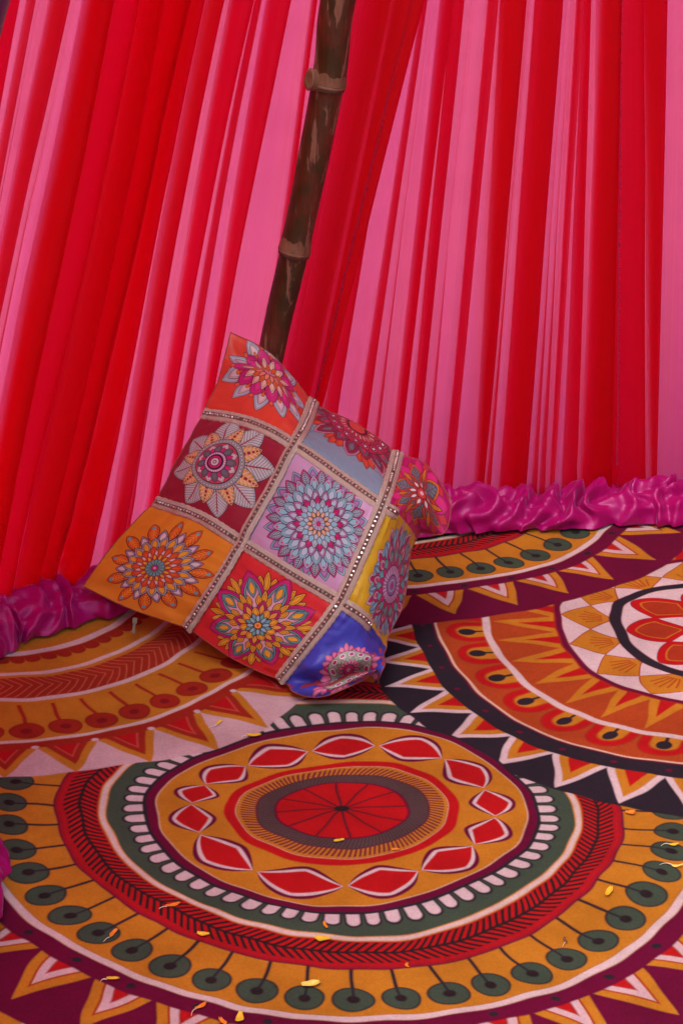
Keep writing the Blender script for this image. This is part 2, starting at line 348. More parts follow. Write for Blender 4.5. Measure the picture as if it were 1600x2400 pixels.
def medallion_green(M, dot, tri, pl, pet, dia, inner_only=False):
    if not inner_only:
        M.ring(0, .595, PLUM)
        for col, ins in ((GOLD, 0), (DKRED, .0125), (CREAM, .0155), (PINKW, .0165), (DKRED, .0255), (RED, .028)):
            M.tri(36, tri, .484, .572, .040, col, ins, .15)
        M.ring(.4595, .4865, PLUM)
        M.dots(36, pl, .4725, .0052, NAVY)
        M.ring(.449, .4600, CREAM); M.ring(.4505, .4585, WHITE)
        M.ring(.355, .449, GOLD)
        M.stem(48, dot, .356, .418, .0023, NAVY)
        M.dots(48, dot, .4175, .0238, NAVY); M.dots(48, dot, .4175, .0216, GREEN)
        M.dots(48, dot, .4175, .0072, BLACK)
        M.stem(48, dot, .396, .4175, .0016, NAVY)
        M.ring(.302, .358, PLUM); M.ring(.302, .3555, (.34, .008, .02)); M.ring(.305, .3455, RED)
        M.ring(.3475, .3505, RED)
        M.custom(.306, .345, 190, 0, lambda x, R, T: 0.0026 - np.abs(((T * 95 / math.pi * .0107 - np.abs(R - .3255) * .9) + 10) % .0107 - .00535), BLACK)
        M.ring(.3235, .3275, BLACK)
        M.ring(.246, .302, GREEN)
        M.ring(.293, .304, GOLD); M.ring(.2945, .3025, CREAM); M.ring(.2965, .3005, WHITE)
        M.capsule(64, pet, .244, .2635, .0112, NAVY)
        M.capsule(64, pet, .244, .2625, .0082, WHITE)
    M.ring(0, .2475, NAVY); M.ring(0, .243, PLUM); M.ring(0, .2310, CREAM); M.ring(0, .2296, GOLD)
    M.lens(dia, 0, .186, .0425, .0350, 1.9, PLUM)
    M.lens(dia, 0, .186, .0425, .0290, 1.55, WHITE)
    M.lens(dia, 0, .186, .0408, .0240, 1.25, (.50, .02, .02)); M.lens(dia, 0, .186, .0398, .0228, 1.25, RED)
    M.ring(0, .1455, GOLD); M.ring(0, .1425, RED); M.ring(0, .1285, CREAM); M.ring(0, .1275, GOLD)
    M.custom(.105, .1272, 110, 0, lambda x, R, T: .0016 - np.abs(((T * 110 / (2 * math.pi) * .0066 + (R - .116) * .35) + 9) % .0066 - .0033), PLUM)
    M.ring(.1235, .1268, GOLD)
    M.ring(0, .1055, PLUM); M.ring(0, .104, (.062, .036, .040))
    M.custom(.082, .103, 120, 0, lambda x, R, T: .0009 - np.abs(((T * 120 / (2 * math.pi) * .005 + (R - .09) * .4) + 9) % .005 - .0025), (.115, .07, .068))
    M.ring(0, .0815, PLUM); M.ring(0, .0785, RED)
    M.stem(12, .13, 0, .0785, .0016, (.10, .01, .02)); M.ring(0, .0085, BLACK)

def medallion_navy(M):
    M.ring(0, .577, NAVY)
    for col, ins in ((WHITE, 0), (GOLD, .0095), (RED, .0215)):
        M.tri(40, PHASE['B_tri'], .486, .572, .041, col, ins, .12)
    M.ring(.452, .489, NAVY); M.dots(40, PHASE['B_tri'] + .08, .471, .0042, PLUM)
    M.ring(.446, .4535, PLUM); M.ring(.444, .4495, CREAM)
    M.ring(.377, .445, BRORG)
    d = PHASE['B_dot']
    M.capsule(33, d, .376, .4000, .0345, (.30, .03, .01)); M.capsule(33, d, .376, .3995, .0330, RED)
    M.capsule(33, d, .376, .3985, .0205, (.42, .08, .01)); M.capsule(33, d, .376, .3980, .0185, GOLD)
    M.stem(33, d, .374, .400, .0026, NAVY); M.dots(33, d, .402, .0105, NAVY, 1.25)
    M.ring(.366, .378, CREAM); M.ring(.3675, .3765, WHITE)
    M.ring(.274, .367, BRORG)
    k = PHASE['B_spk']
    M.tri(33, k, .272, .362, .0290, GOLD); M.tri(33, k, .272, .326, .0135, RED)
    M.ring(.262, .276, DKRED); M.ring(.264, .273, PLUM); M.ring(.189, .264, WHITE)
    gph = PHASE['B_gold']
    def diamond(x, R, T, off=0.0):
        t = (R - .189) / (.265 - .189)
        w = np.where(t > .44, (1 - t) / .56, .20 + .80 * t / .44) * (math.pi * R / 16) * 1.02
        return w - np.abs(x) - off
    M.custom(.189, .2645, 16, gph, lambda x, R, T: diamond(x, R, T), DKRED)
    M.custom(.189, .2645, 16, gph, lambda x, R, T: diamond(x, R, T, .0026), GOLD)
    for kk in (-.42, -.2, 0, .2, .42):
        M.custom(.200, .236 - abs(kk) * .02, 16, gph, lambda x, R, T, kk=kk: .0011 - np.abs(x - kk * (R - .18)), DKRED)
    M.ring(.1715, .1905, PLUM); M.ring(.1735, .1895, NAVY); M.ring(.070, .1725, WHITE)
    M.lens(9, .37, .122, .0455, .0505, 1.5, PLUM); M.lens(9, .37, .122, .0445, .0495, 1.45, RED)
    M.lens(9, .37, .122, .031, .036, 1.4, GOLD); M.lens(9, .37, .122, .0285, .0335, 1.4, (.36, .035, .010))
    M.ring(0, .074, PLUM); M.ring(0, .072, NAVY); M.ring(0, .056, BRORG); M.ring(0, .03, RED); M.ring(0, .012, NAVY)

def medallion_pale(M):
    M.ring(0, .60, PINKW)
    for col, ins in ((GOLD, 0), (DKRED, .0115), ((.55, .10, .07), .0215), (RED, .0235)):
        M.tri(40, PHASE['L_tri'], .506, .602, .044, col, ins, .2)
    M.ring(.489, .5135, DKRED); M.dots(40, PHASE['L_tri'] + .075, .511, .0050, WHITE)
    M.ring(.483, .4925, CREAM); M.ring(.4845, .491, WHITE)
    M.ring(.368, .484, GOLD)
    d = PHASE['L_dot']
    M.stem(55, d, .382, .457, .0029, DKRED)
    M.dots(55, d, .4565, .0235, (.24, .012, .008)); M.dots(55, d, .4565, .0215, DKRED); M.dots(55, d, .4565, .0075, (.22, .008, .012))
    M.ring(.361, .372, CREAM); M.ring(.3625, .3705, WHITE)
    M.ring(.299, .362, (.36, .03, .012))
    M.custom(.301, .360, 150, 0, lambda x, R, T: .0007 - np.abs(((T * 150 / (2 * math.pi) * .0138 + np.abs(R - .326) * .9) + 9) % .0138 - .0069), (.62, .20, .10))
    M.ring(.284, .301, GOLD); M.ring(.283, .2935, CREAM); M.ring(.2845, .292, WHITE)
    M.ring(.222, .284, GOLD)
    M.capsule(64, PHASE['L_sc'], .221, .2425, .0118, (.24, .012, .008)); M.capsule(64, PHASE['L_sc'], .221, .2415, .0104, DKRED)
    M.ring(.215, .229, CREAM); M.ring(.2165, .2275, WHITE); M.ring(0, .216, GOLD)
    M.ring(.150, .168, DKRED); M.ring(.153, .160, CREAM); M.ring(.06, .10, DKRED); M.ring(0, .05, RED)

CX0, CX1, CY0, CY1, CST = -.80, .80, 1.85, 3.75, .00095
CXF, CYF = carpet_field(CX0, CX1, CY0, CY1, CST)
cimg = np.empty(CXF.shape + (3,), dtype=np.float32)
cimg[:] = PINKW
CENA, CENB, CENA2, CENL = (.007, 2.63), (.592, 3.182), (.033, 3.784), (-.536, 3.275)
pol = lambda c, r: Polar(cimg, CXF, CYF, c[0], c[1], r, .0028)
MA = pol(CENA, .60)
args = (PHASE['A_dot'], PHASE['A_tri'], PHASE['A_plum'], PHASE['A_pet'], DIAMONDS)
medallion_navy(pol((.592 - .026, 3.182 - 1.154), .58))
medallion_pale(pol((-.536 - .026, 3.275 - 1.154), .60))
medallion_green(MA, *args)
medallion_navy(pol(CENB, .58))
medallion_pale(pol(CENL, .61))
medallion_green(pol(CENA2, .60), PHASE['A2_dot'], PHASE['A2_tri'], PHASE['A2_tri'] + .09, PHASE['A_pet'], DIAMONDS)
medallion_green(MA, *args, inner_only=True)

c = Mat('printed_carpet')
uvn = c.node('TexCoord')
im = c.node('TexImage', extension='MIRROR', interpolation='Linear')
im.image = print_image('carpet_print', cimg)
c.link(uvn.outputs['UV'], im.inputs[0])
obj_co = c.coords('Object')
fz = c.noise(obj_co, 900, 3, .7)
wear = c.noise(obj_co, 9, 7, .65)
soil = c.ramp(wear, [(.28, (.74, .72, .71)), (.62, (1, 1, 1))])
fib = c.ramp(c.mix(.5, fz, c.noise(obj_co, 260, 4, .7)), [(.3, (.66, .66, .66)), (.7, (1.08, 1.08, 1.08))])
c.link(c.mix(1.0, c.mix(1.0, im.outputs[0], soil, 'MULTIPLY'), fib, 'MULTIPLY'), c.p.inputs['Base Color'])
c.set(rough=.95, spec=.06, sheen=.02, sheen_rough=.5)
c.link(c.bump(fz, .5, .002), c.p.inputs['Normal'])

def inside_wall(px, py):
    poly = np.vstack([WALL, [(2.2, -1.2), (-.75, -1.2)]])
    n = len(poly)
    ins = np.zeros(px.shape, bool)
    for i in range(n):
        (xa, ya), (xb, yb) = poly[i], poly[(i + 1) % n]
        if ya == yb: continue
        cnd = ((ya > py) != (yb > py)) & (px < (xb - xa) * (py - ya) / (yb - ya) + xa)
        ins ^= cnd
    return ins

gx = np.arange(-.9, 2.26, .018); gy = np.arange(-1.2, 3.76, .018)
GX, GY = np.meshgrid(gx, gy, indexing='ij')
GZ = np.zeros_like(GX)
for i in range(GX.shape[0]):
    for j in range(GX.shape[1]):
        x, y = GX[i, j], GY[i, j]
        GZ[i, j] = .0045 * noise.noise((x * 2.2, y * 2.6, 1.7)) + .0018 * noise.noise((x * 7, y * 6, 4.2))
# a long low ruck in the cloth running across the front medallion and one beside it
for (ax, ay, bx, by, w_, h_) in ((-.42, 2.47, .02, 2.33, .035, .004), (.28, 2.40, .46, 2.62, .04, .0045), (.25, 2.78, .60, 2.68, .03, .003)):
    L_ = math.hypot(bx - ax, by - ay); ux, uy = (bx - ax) / L_, (by - ay) / L_
    s_ = (GX - ax) * ux + (GY - ay) * uy; d_ = -(GX - ax) * uy + (GY - ay) * ux
    GZ += h_ * np.exp(-(d_ / w_) ** 2) * np.clip(np.minimum(s_, L_ - s_) / .12 + .5, 0, 1)
nu, nv = GX.shape
V = np.stack([GX, GY, GZ], -1).reshape(-1, 3)
ins = inside_wall(GX, GY)
fc = []
for i in range(nu - 1):
    for j in range(nv - 1):
        if ins[i, j] or ins[i + 1, j] or ins[i, j + 1] or ins[i + 1, j + 1]:
            a = i * nv + j
            fc.append((a, a + nv, a + nv + 1, a + 1))
carpet = mesh_obj('carpet', V, fc, c.m, uv=np.stack([(V[:, 0] - CX0) / (CX1 - CX0), (V[:, 1] - CY0) / (CY1 - CY0)], -1))
tag(carpet, 'orange, plum and green carpet printed with large round medallions, spread over the floor', 'carpet')
def carpet_z(x, y):
    i = int(np.clip(round((x - gx[0]) / .018), 0, nu - 1)); j = int(np.clip(round((y - gy[0]) / .018), 0, nv - 1))
    return float(GZ[i, j])

# ------------------------------------------------------------------ curtain: pleated thin cloth, lit from behind
cm = Mat('thin_pink_cloth')
uvc = cm.coords('UV', (1, 1, 1))
st = cm.node('Mapping'); st.inputs['Scale'].default_value = (260, 2.2, 1); cm.link(uvc, st.inputs[0])
streak = cm.noise(st.outputs[0], 1.0, 3, .6)
st2 = cm.node('Mapping'); st2.inputs['Scale'].default_value = (9, 5, 1); cm.link(uvc, st2.inputs[0])
blot = cm.noise(st2.outputs[0], 1.0, 4, .55)
tcol = cm.mix(cm.ramp(streak, [(.3, (0, 0, 0)), (.72, (1, 1, 1))]), (.97, .122, .268), (.93, .084, .212))
tcol = cm.mix(cm.ramp(blot, [(.35, (0, 0, 0)), (.75, (.5, .5, .5))]), tcol, (.99, .142, .300))
st3 = cm.node('Mapping'); st3.inputs['Scale'].default_value = (17, .7, 1); st3.inputs['Location'].default_value = (3.3, 1.7, 0); cm.link(uvc, st3.inputs[0])
dye = cm.noise(st3.outputs[0], 1.0, 2, .5)
tcol = cm.mix(cm.ramp(dye, [(.45, (0, 0, 0)), (.66, (.75, .75, .75))]), tcol, (.93, .090, .31))
tr = cm.node('BsdfTranslucent'); cm.link(tcol, tr.inputs['Color'])
df = cm.node('BsdfDiffuse'); df.inputs['Color'].default_value = (.50, .002, .030, 1)
gl = cm.node('BsdfGlossy'); gl.inputs['Roughness'].default_value = .42; gl.inputs['Color'].default_value = (.9, .5, .6, 1)
bmp = cm.bump(streak, .12, .002)
for nd in (tr, df, gl): cm.link(bmp, nd.inputs['Normal'])
mx = cm.node('MixShader'); mx.inputs[0].default_value = .11
cm.link(tr.outputs[0], mx.inputs[1]); cm.link(df.outputs[0], mx.inputs[2])
mx2 = cm.node('MixShader'); mx2.inputs[0].default_value = .012
cm.link(mx.outputs[0], mx2.inputs[1]); cm.link(gl.outputs[0], mx2.inputs[2])
see = cm.node('BsdfTransparent'); see.inputs['Color'].default_value = (1.0, .165, .335, 1)      # open weave lets some light straight through
mx3 = cm.node('MixShader'); mx3.inputs[0].default_value = .23
cm.link(mx2.outputs[0], mx3.inputs[1]); cm.link(see.outputs[0], mx3.inputs[2])
cm.link(mx3.outputs[0], cm.out.inputs['Surface'])
cm.n.remove(cm.p)

sv = Mat('frayed_selvage'); sv.set(color=(.30, .010, .05), rough=.95, spec=.1)

ZROWS = np.r_[np.linspace(.018, .14, 7), np.linspace(.18, .93, 14), np.linspace(1.05, 2.3, 9)]
APEX = 3.55                    # the pleats are gathered towards this place high on the wall
def u_at(ub, ut, z):
    u93 = ub + (ut - ub) * (np.minimum(z, .93) - .07) / .86
    return u93 + (APEX - u93) * np.maximum(z - .93, 0) * .16

def extend_pleats():
    """more pleats of the same kind to the left and right of the measured ones"""
    P = list(PLEATS)
    r = random.Random(3)
    ub, ut = PLEATS[-1][1] + .05, PLEATS[-1][3] + .06
    while ub < WALL_LEN - .1:
        w = r.uniform(.03, .08)
        P.append((ub, ub + w, ut, ut + w * 1.02))
        g_ = r.uniform(.04, .09); ub += w + g_; ut += (w + g_) * 1.02
    ub, ut = PLEATS[0][0] - .04, PLEATS[0][2] - .055
    while ub > .12:
        w = r.uniform(.03, .07)
        P.insert(0, (ub - w, ub, max(ut - w, .02), max(ut, .05)))
        g_ = r.uniform(.04, .08); ub -= w + g_; ut -= (w + g_)
    return P
ALLP = extend_pleats()

def cloth_columns(pleats, ub0, ut0, ub1, ut1, seed):
    """columns (u at bottom, u at top, depth bottom, depth top) of one cloth width folded into knife pleats"""
    r = random.Random(seed)
    cols = [(ub0, ut0, 0.0, 0.0)]
    for (b0, b1, t0, t1) in pleats:
        b1 = max(b1, b0 + .006); t1 = max(t1, t0 + .006)
        pb, pt, pd, pe = cols[-1][:4]
        gapb, gapt = b0 - pb, t0 - pt
        if gapt > .022 and gapb > .012 and r.random() < .22:      # a shallow extra tuck part-way along
            c_ = r.uniform(.3, .6); wd = r.uniform(.10, .22)
            xb, xt = pb + gapb * c_, pt + gapt * c_
            wb, wt = gapb * wd, gapt * wd
            for k in range(1, 5):
                t = k / 5
                cols.append((pb + (xb - pb) * t, pt + (xt - pt) * t, pd * (1 - t) + .003 * math.sin(math.pi * t), pe * (1 - t)))
            cols += [(xb, xt, .0015, .0015), (xb + wb * .6, xt + wt * .6, .0045, .0045), (xb + wb, xt + wt, .0055, .0055), (xb + wb + .0005, xt + wt + .0005, .0045, .0045),
                     (xb + wb * .5, xt + wt * .5, .001, .001), (xb - .0003, xt - .0003, -.002, -.002), (xb, xt, -.0045, -.0045), (xb + wb * .5, xt + wt * .5, -.007, -.007), (xb + wb, xt + wt, -.0075, -.0075)]
            pb, pt, pd, pe = cols[-1][:4]
        gapb, gapt = b0 - pb, t0 - pt
        if gapb > .016 and gapt > .012 and r.random() < .7:            # small tucks at the foot that open out higher up
            nt_ = 2 if gapb > .034 and r.random() < .5 else 1
            for q in range(nt_):
                w = min(gapb * .3, r.uniform(.004, .010)); cb = pb + (b0 - pb) * r.uniform(.12, .42) ; ct = pt + (t0 - pt) * (.30 if q == 0 else .4)
                de = max(.0004, (t0 - pt) * .03)
                for ob, ot, d0, d1 in ((-.0015, -.001, .001, .0005), (w * .6, de * .7, .004, .001), (w, de, .0045, .001), (w + .0004, de * 1.1, .0038, .001), (w * .5, de * 1.6, .001, .0005),
                                       (0, de * 2, -.0022, 0), (0, de * 2.2, -.0036, 0), (w * .5, de * 2.6, -.0048, 0), (w, de * 3, -.005, 0)):
                    cols.append((cb, ct, d0, d1, ob, ot))
                cols.append((cb + w, ct + de * 3 + .0003, -.005, 0))
                pb, pt, pd, pe = cols[-1][:4]
        n = 7                                      # open span up to the pleat, softly waved
        amp = r.uniform(.002, .006) * r.choice((-1, 1)); a2 = r.uniform(-.003, .003)
        for k in range(1, n):
            t = k / n
            cols.append((pb + (b0 - pb) * t, pt + (t0 - pt) * t, pd * (1 - t) + amp * math.sin(math.pi * t) + a2 * math.sin(2 * math.pi * t),
                         pe * (1 - t) + amp * .7 * math.sin(math.pi * t)))
        f1, f2 = r.uniform(.004, .008), r.uniform(-.007, -.003)
        n = 5
        wv = r.uniform(-.003, .003)
        for k in range(n + 1):                     # front layer
            t = k / n
            cols.append((b0 + (b1 - b0) * t, t0 + (t1 - t0) * t, .001 + f1 * t + wv * math.sin(math.pi * t), .001 + f1 * t + wv * math.sin(math.pi * t)))
        cols.append((b1 + .0006, t1 + .0006, f1 - .0006, f1 - .0006))
        for k in range(n + 1):                     # doubled back
            t = 1 - k / n
            d = -.0015 + (f1 - .001 + .0015) * t * t
            cols.append((b0 + (b1 - b0) * t, t0 + (t1 - t0) * t, d - .001, d - .001))
        cols.append((b0 - .0006, t0 - .0006, -.0032, -.0032))
        for k in range(n + 1):                     # and forward again behind both
            t = k / n
            d = -.004 + (f2 + .002) * math.sin(math.pi * t) * .6
            cols.append((b0 + (b1 - b0) * t, t0 + (t1 - t0) * t, d, d))
        if r.random() < .55 and t1 - t0 > .018:    # some pleats are folded over once more behind
            q0, q1 = sorted((r.uniform(.05, .55), r.uniform(.6, 1.0)))
            if r.random() < .5: q0, q1 = .0, q1 * .6
            for k in range(4):
                t = 1 - (1 - q0) * k / 3
                cols.append((b0 + (b1 - b0) * t, t0 + (t1 - t0) * t, -.009, -.009))
            for k in range(4):
                t = q0 + (q1 - q0) * k / 3
                cols.append((b0 + (b1 - b0) * t, t0 + (t1 - t0) * t, -.011, -.011))
            for k in range(3):
                t = q1 + (1.0 - q1) * k / 2
                cols.append((b0 + (b1 - b0) * t, t0 + (t1 - t0) * t, -.0115, -.0115))
    pb, pt, pd, pe = cols[-1][:4]
    for k in range(1, 8):
        t = k / 7
        cols.append((pb + (ub1 - pb) * t, pt + (ut1 - pt) * t, pd * (1 - t), pe * (1 - t)))
    return cols

def cloth_panel(name, pleats, lo, hi, depth, seed, parent, wob=(0, 0)):
    cols = cloth_columns(pleats, lo[0], lo[1], hi[0], hi[1], seed)
    r = random.Random(seed + 50)
    V, UV = [], []
    acc, last = 0.0, None
    ph = r.uniform(0, 6)
    for ci, cl in enumerate(cols):
        ub, ut, db, dt = cl[:4]
        ob, ot = cl[4:] if len(cl) > 4 else (0.0, 0.0)
        if last is not None: acc += abs(ub - last[0]) * .5 + abs(ut - last[1]) * .5
        last = (ub, ut)
        for z in ZROWS:
            t = min(1.0, (z - .07) / .86)
            tf = min(1.0, max(0.0, (z - .07) / .42)) ** .8
            u = float(u_at(ub, ut, z)) + ob * (1 - tf) + ot * tf
            edge = 0.0
            if wob[1] and ci >= len(cols) - 2: edge = wob[1] * (noise.noise((z * 38, 3.1, seed)) + .6 * noise.noise((z * 130, 1.1, seed)))
            u += edge + .0022 * noise.noise((z * 2.3, u * 6, seed))
            low = math.exp(-((z - .055) / .12))                 # creases bunch towards the hem
            d = db + (dt - db) * t + depth + .006 * noise.noise((u * 9, z * 1.5, seed)) \
                + .0060 * low * noise.noise((u * 60, z * 4, seed + 9)) + .0035 * low * noise.noise((u * 130 - z * 26, z * 5, seed + 19)) + .0012 * noise.noise((u * 45 - z * 3, z * 2.5, seed + 3))
            p = wall_at(u); n = wall_n(u)
            V.append((p[0] + n[0] * d, p[1] + n[1] * d, z)); UV.append((acc, z))
    o = mesh_obj(name, V, grid_faces(len(cols), len(ZROWS)), cm.m, uv=UV)
    adopt(o, parent)
    return o, V, len(cols)

curtain = empty('curtain', (0.18, 3.60, 0.05))
tag(curtain, 'translucent pink and red pleated curtain hanging behind the bamboo pole and the cushion', 'curtain')
iA = ALLP.index(tuple(PLEATS[4])); iB = ALLP.index(tuple(PLEATS[13])); iC = ALLP.index(tuple(PLEATS[23]))
panels = (
    (ALLP[:iA + 1], (.05, .03), (2.437, 2.739), .000, 11),
    (ALLP[iA + 1:iB], (2.345, 2.610), (2.8600, 3.060), -.012, 12),
    (ALLP[iB:iB + 1], (2.842, 2.990), (2.9010, 3.1045), .010, 13),
    (ALLP[iB + 1:iC], (2.870, 3.030), (3.4600, 3.416), -.010, 14),
    (ALLP[iC:], (3.415, 3.380), (WALL_LEN - .03, WALL_LEN - .01), -.024, 15))
for k, (pl, lo, hi, dep, seed) in enumerate(panels):
    o, V, nc = cloth_panel('fabric_panel', pl, lo, hi, dep, seed, curtain, (0, .0014 if k in (0, 2, 3) else 0))
    if k in (0, 2, 3):                                      # raw woven edge with stray threads
        nz = len(ZROWS)
        E_ = np.array(V[-nz:])
        zz = np.linspace(.08, 1.3, 420)
        ex = np.stack([np.interp(zz, ZROWS, E_[:, q]) for q in range(3)], -1)
        ev, ef = [], []
        rr = random.Random(seed)
        for q in range(len(zz)):
            p = ex[q]; w_ = rr.uniform(.0008, .0028); h_ = .0011
            b_ = len(ev)
            ev += [(p[0] - .0018, p[1] - .0022, p[2] - h_), (p[0] + w_, p[1] - .0022, p[2] - h_ * rr.uniform(0, 1.6)), (p[0] + w_, p[1] - .0022, p[2] + h_ * rr.uniform(0, 1)), (p[0] - .0018, p[1] - .0022, p[2] + h_ * 1.4)]
            ef.append((b_, b_ + 1, b_ + 2, b_ + 3))
        e_ = mesh_obj('selvage', ev, ef, sv.m, smooth=False)
        tag(e_, kind='stuff')
        e_.parent = o
# ------------------------------------------------------------------ dark purple drape at the upper left
dm = Mat('purple_cloth')
dm.set(color=(.10, .006, .06), rough=.7, sheen=.2)
dc = dm.coords('Object', (30, 30, 1.5))
dm.link(dm.bump(dm.noise(dc, 1.0, 3), .3, .004), dm.p.inputs['Normal'])
drape = empty('drape', (-.62, 2.95, .25))
tag(drape, 'dark purple drape hanging at the upper left edge beside the pink curtain', 'drape')
V = []
dz = np.linspace(.25, 2.3, 26)
for k in range(60):
    t = k / 59
    for z in dz:
        ue = 2.3665 + (z - .905) * .42 * (1 if z < 1.3 else .5) + (.08 if z >= 1.3 else 0)
        u = ue - .55 * (1 - t)
        d = .030 + .014 * math.sin(t * 34 + .6 * math.sin(z * 2)) + .006 * noise.noise((t * 9, z * 2, .5))
        p, n = wall_at(u), wall_n(u)
        V.append((p[0] + n[0] * d, p[1] + n[1] * d, z))
o = mesh_obj('drape_cloth', V, grid_faces(60, len(dz)), dm.m)
sol = o.modifiers.new('thickness', 'SOLIDIFY'); sol.thickness = .0012
adopt(o, drape)

# ------------------------------------------------------------------ gathered satin ruffle along the foot of the curtain
rm = Mat('magenta_satin')
rm.set(color=(.33, .002, .112), rough=.36, spec=.48, sheen=.45, sheen_rough=.28, aniso=.4)
rm.p.inputs['Sheen Tint'].default_value = (.75, .35, .95, 1)
rm.p.inputs['Specular Tint'].default_value = (1.0, .55, 1.0, 1)
rco = rm.coords('Object', (1, 1, 1))
rm.link(rm.bump(rm.noise(rco, 55, 4, .6), .22, .005, rm.bump(rm.noise(rm.coords('Object', (160, 160, 22)), 1.0, 3, .6), .18, .003)), rm.p.inputs['Normal'])

def ruffle_mesh():
    us = np.concatenate([np.arange(.9, 1.4, .02), np.arange(1.4, 3.95, .0036), np.arange(3.95, WALL_LEN - .6, .02)])
    NT = 46
    V = []
    for u in us:
        p, n = wall_at(u), wall_n(u)
        tg = np.array([-n[1], n[0]])
        big = 1 + .30 * noise.noise((u * 5.5, 2.0, 0)) + .12 * noise.noise((u * 15, 8.0, 0))
        for k in range(NT):
            t = k / (NT - 1)
            a = math.pi * (.02 + .98 * t)
            wide = .045 + (.010 if math.cos(a) < 0 else 0) * (1 + noise.noise((u * 11, 5.5, 1)))
            d, z = -wide * math.cos(a), .055 * big * max(0.0, math.sin(a)) ** .7
            nd, nz_ = -math.cos(a), math.sin(a)
            sway = 1.7 * noise.noise((u * 6.5, t * 2.0, 3.3)) + .75 * noise.noise((u * 17, t * 3.4, 6.1))
            ph = u / .055 + sway + .75 * t
            f = 1 - 2 * (math.sin(math.pi * ph) ** 2 + .02) ** .70          # thin crests, wide hollows
            ph2 = u / .030 + 1.3 * noise.noise((u * 13, t * 4.0, 9.7)) - .9 * t
            f2 = 1 - 2 * (math.sin(math.pi * ph2) ** 2 + .02) ** .6
            amp = .0130 * (.35 + .65 * math.sin(math.pi * min(1, t * .92 + .06))) * (1 + .5 * noise.noise((u * 7, 1.0, 7.0)))
            off = amp * f + .0040 * f2 * math.sin(math.pi * t)
            # crumpled tucks towards the foot of the cloth
            tuck = max(0.0, t - .62) / .38
            off += .010 * tuck * noise.noise((u * 34, t * 9, 2.2))
            sl = .018 * noise.noise((u * 16, t * 3, 11.0)) + .010 * f * math.cos(2.2 * t)
            d2 = d + nd * off
            z2 = z + nz_ * off + .012 * tuck * (1 - tuck) * 4 * noise.noise((u * 25, t * 5, 4.8))
            d2 = max(d2, -.055)
            z2 = max(z2, .0045 + .004 * (1 + noise.noise((u * 20, t * 20, 0))) * (1 if t < 1 else 0))
            c_ = p + n * (d2 + .020) + tg * sl
            V.append((c_[0], c_[1], z2))
    return V, len(us), NT
RV, ru, rv = ruffle_mesh()
ruffle = mesh_obj('satin_ruffle', RV, grid_faces(ru, rv), rm.m)
tag(ruffle, 'gathered glossy magenta satin ruffle lying along the bottom of the curtain', 'ruffle')

# ------------------------------------------------------------------ bamboo pole
bm_ = Mat('bamboo_skin')
bco = bm_.coords('Object', (1, 1, .35))
n1 = bm_.noise(bco, 38, 5, .6)
n2 = bm_.noise(bm_.coords('Object', (60, 60, 7)), 1.0, 5, .65)
n3 = bm_.noise(bm_.coords('Object', (16, 16, 9)), 1.0, 5, .6)
base = bm_.ramp(n3, [(.32, (.022, .012, .002)), (.46, (.042, .022, .003)), (.58, (.10, .020, .007)), (.74, (.19, .065, .034))])
patch = bm_.ramp(n2, [(.545, (0, 0, 0)), (.59, (.9, .9, .9))])
skin = bm_.mix(patch, base, (.23, .105, .065))
bm_.link(skin, bm_.p.inputs['Base Color'])
bm_.link(bm_.ramp(n2, [(.45, (.40, .40, .40)), (.62, (.8, .8, .8))]), bm_.p.inputs['Roughness'])
fibre = bm_.noise(bm_.coords('Object', (420, 420, 9)), 1.0, 3, .6)
bm_.link(bm_.mix(1.0, skin, bm_.ramp(fibre, [(.3, (.72, .70, .68)), (.7, (1.1, 1.08, 1.05))]), 'MULTIPLY'), bm_.p.inputs['Base Color'])
bm_.link(bm_.bump(n1, .25, .002, bm_.bump(patch, .25, .001, bm_.bump(fibre, .3, .001))), bm_.p.inputs['Normal'])
sheath = Mat('pale_bamboo_sheath')
sco = sheath.coords('Object', (1, 1, .3))
sheath.link(sheath.ramp(sheath.noise(sco, 60, 5, .65), [(.3, (.11, .045, .020)), (.5, (.19, .085, .045)), (.72, (.065, .034, .008))]), sheath.p.inputs['Base Color'])
sheath.set(rough=.7)
sheath.link(sheath.bump(sheath.noise(sco, 140, 4), .4, .002), sheath.p.inputs['Normal'])
dk = Mat('dark_node_groove'); dk.set(color=(.045, .028, .016), rough=.7)

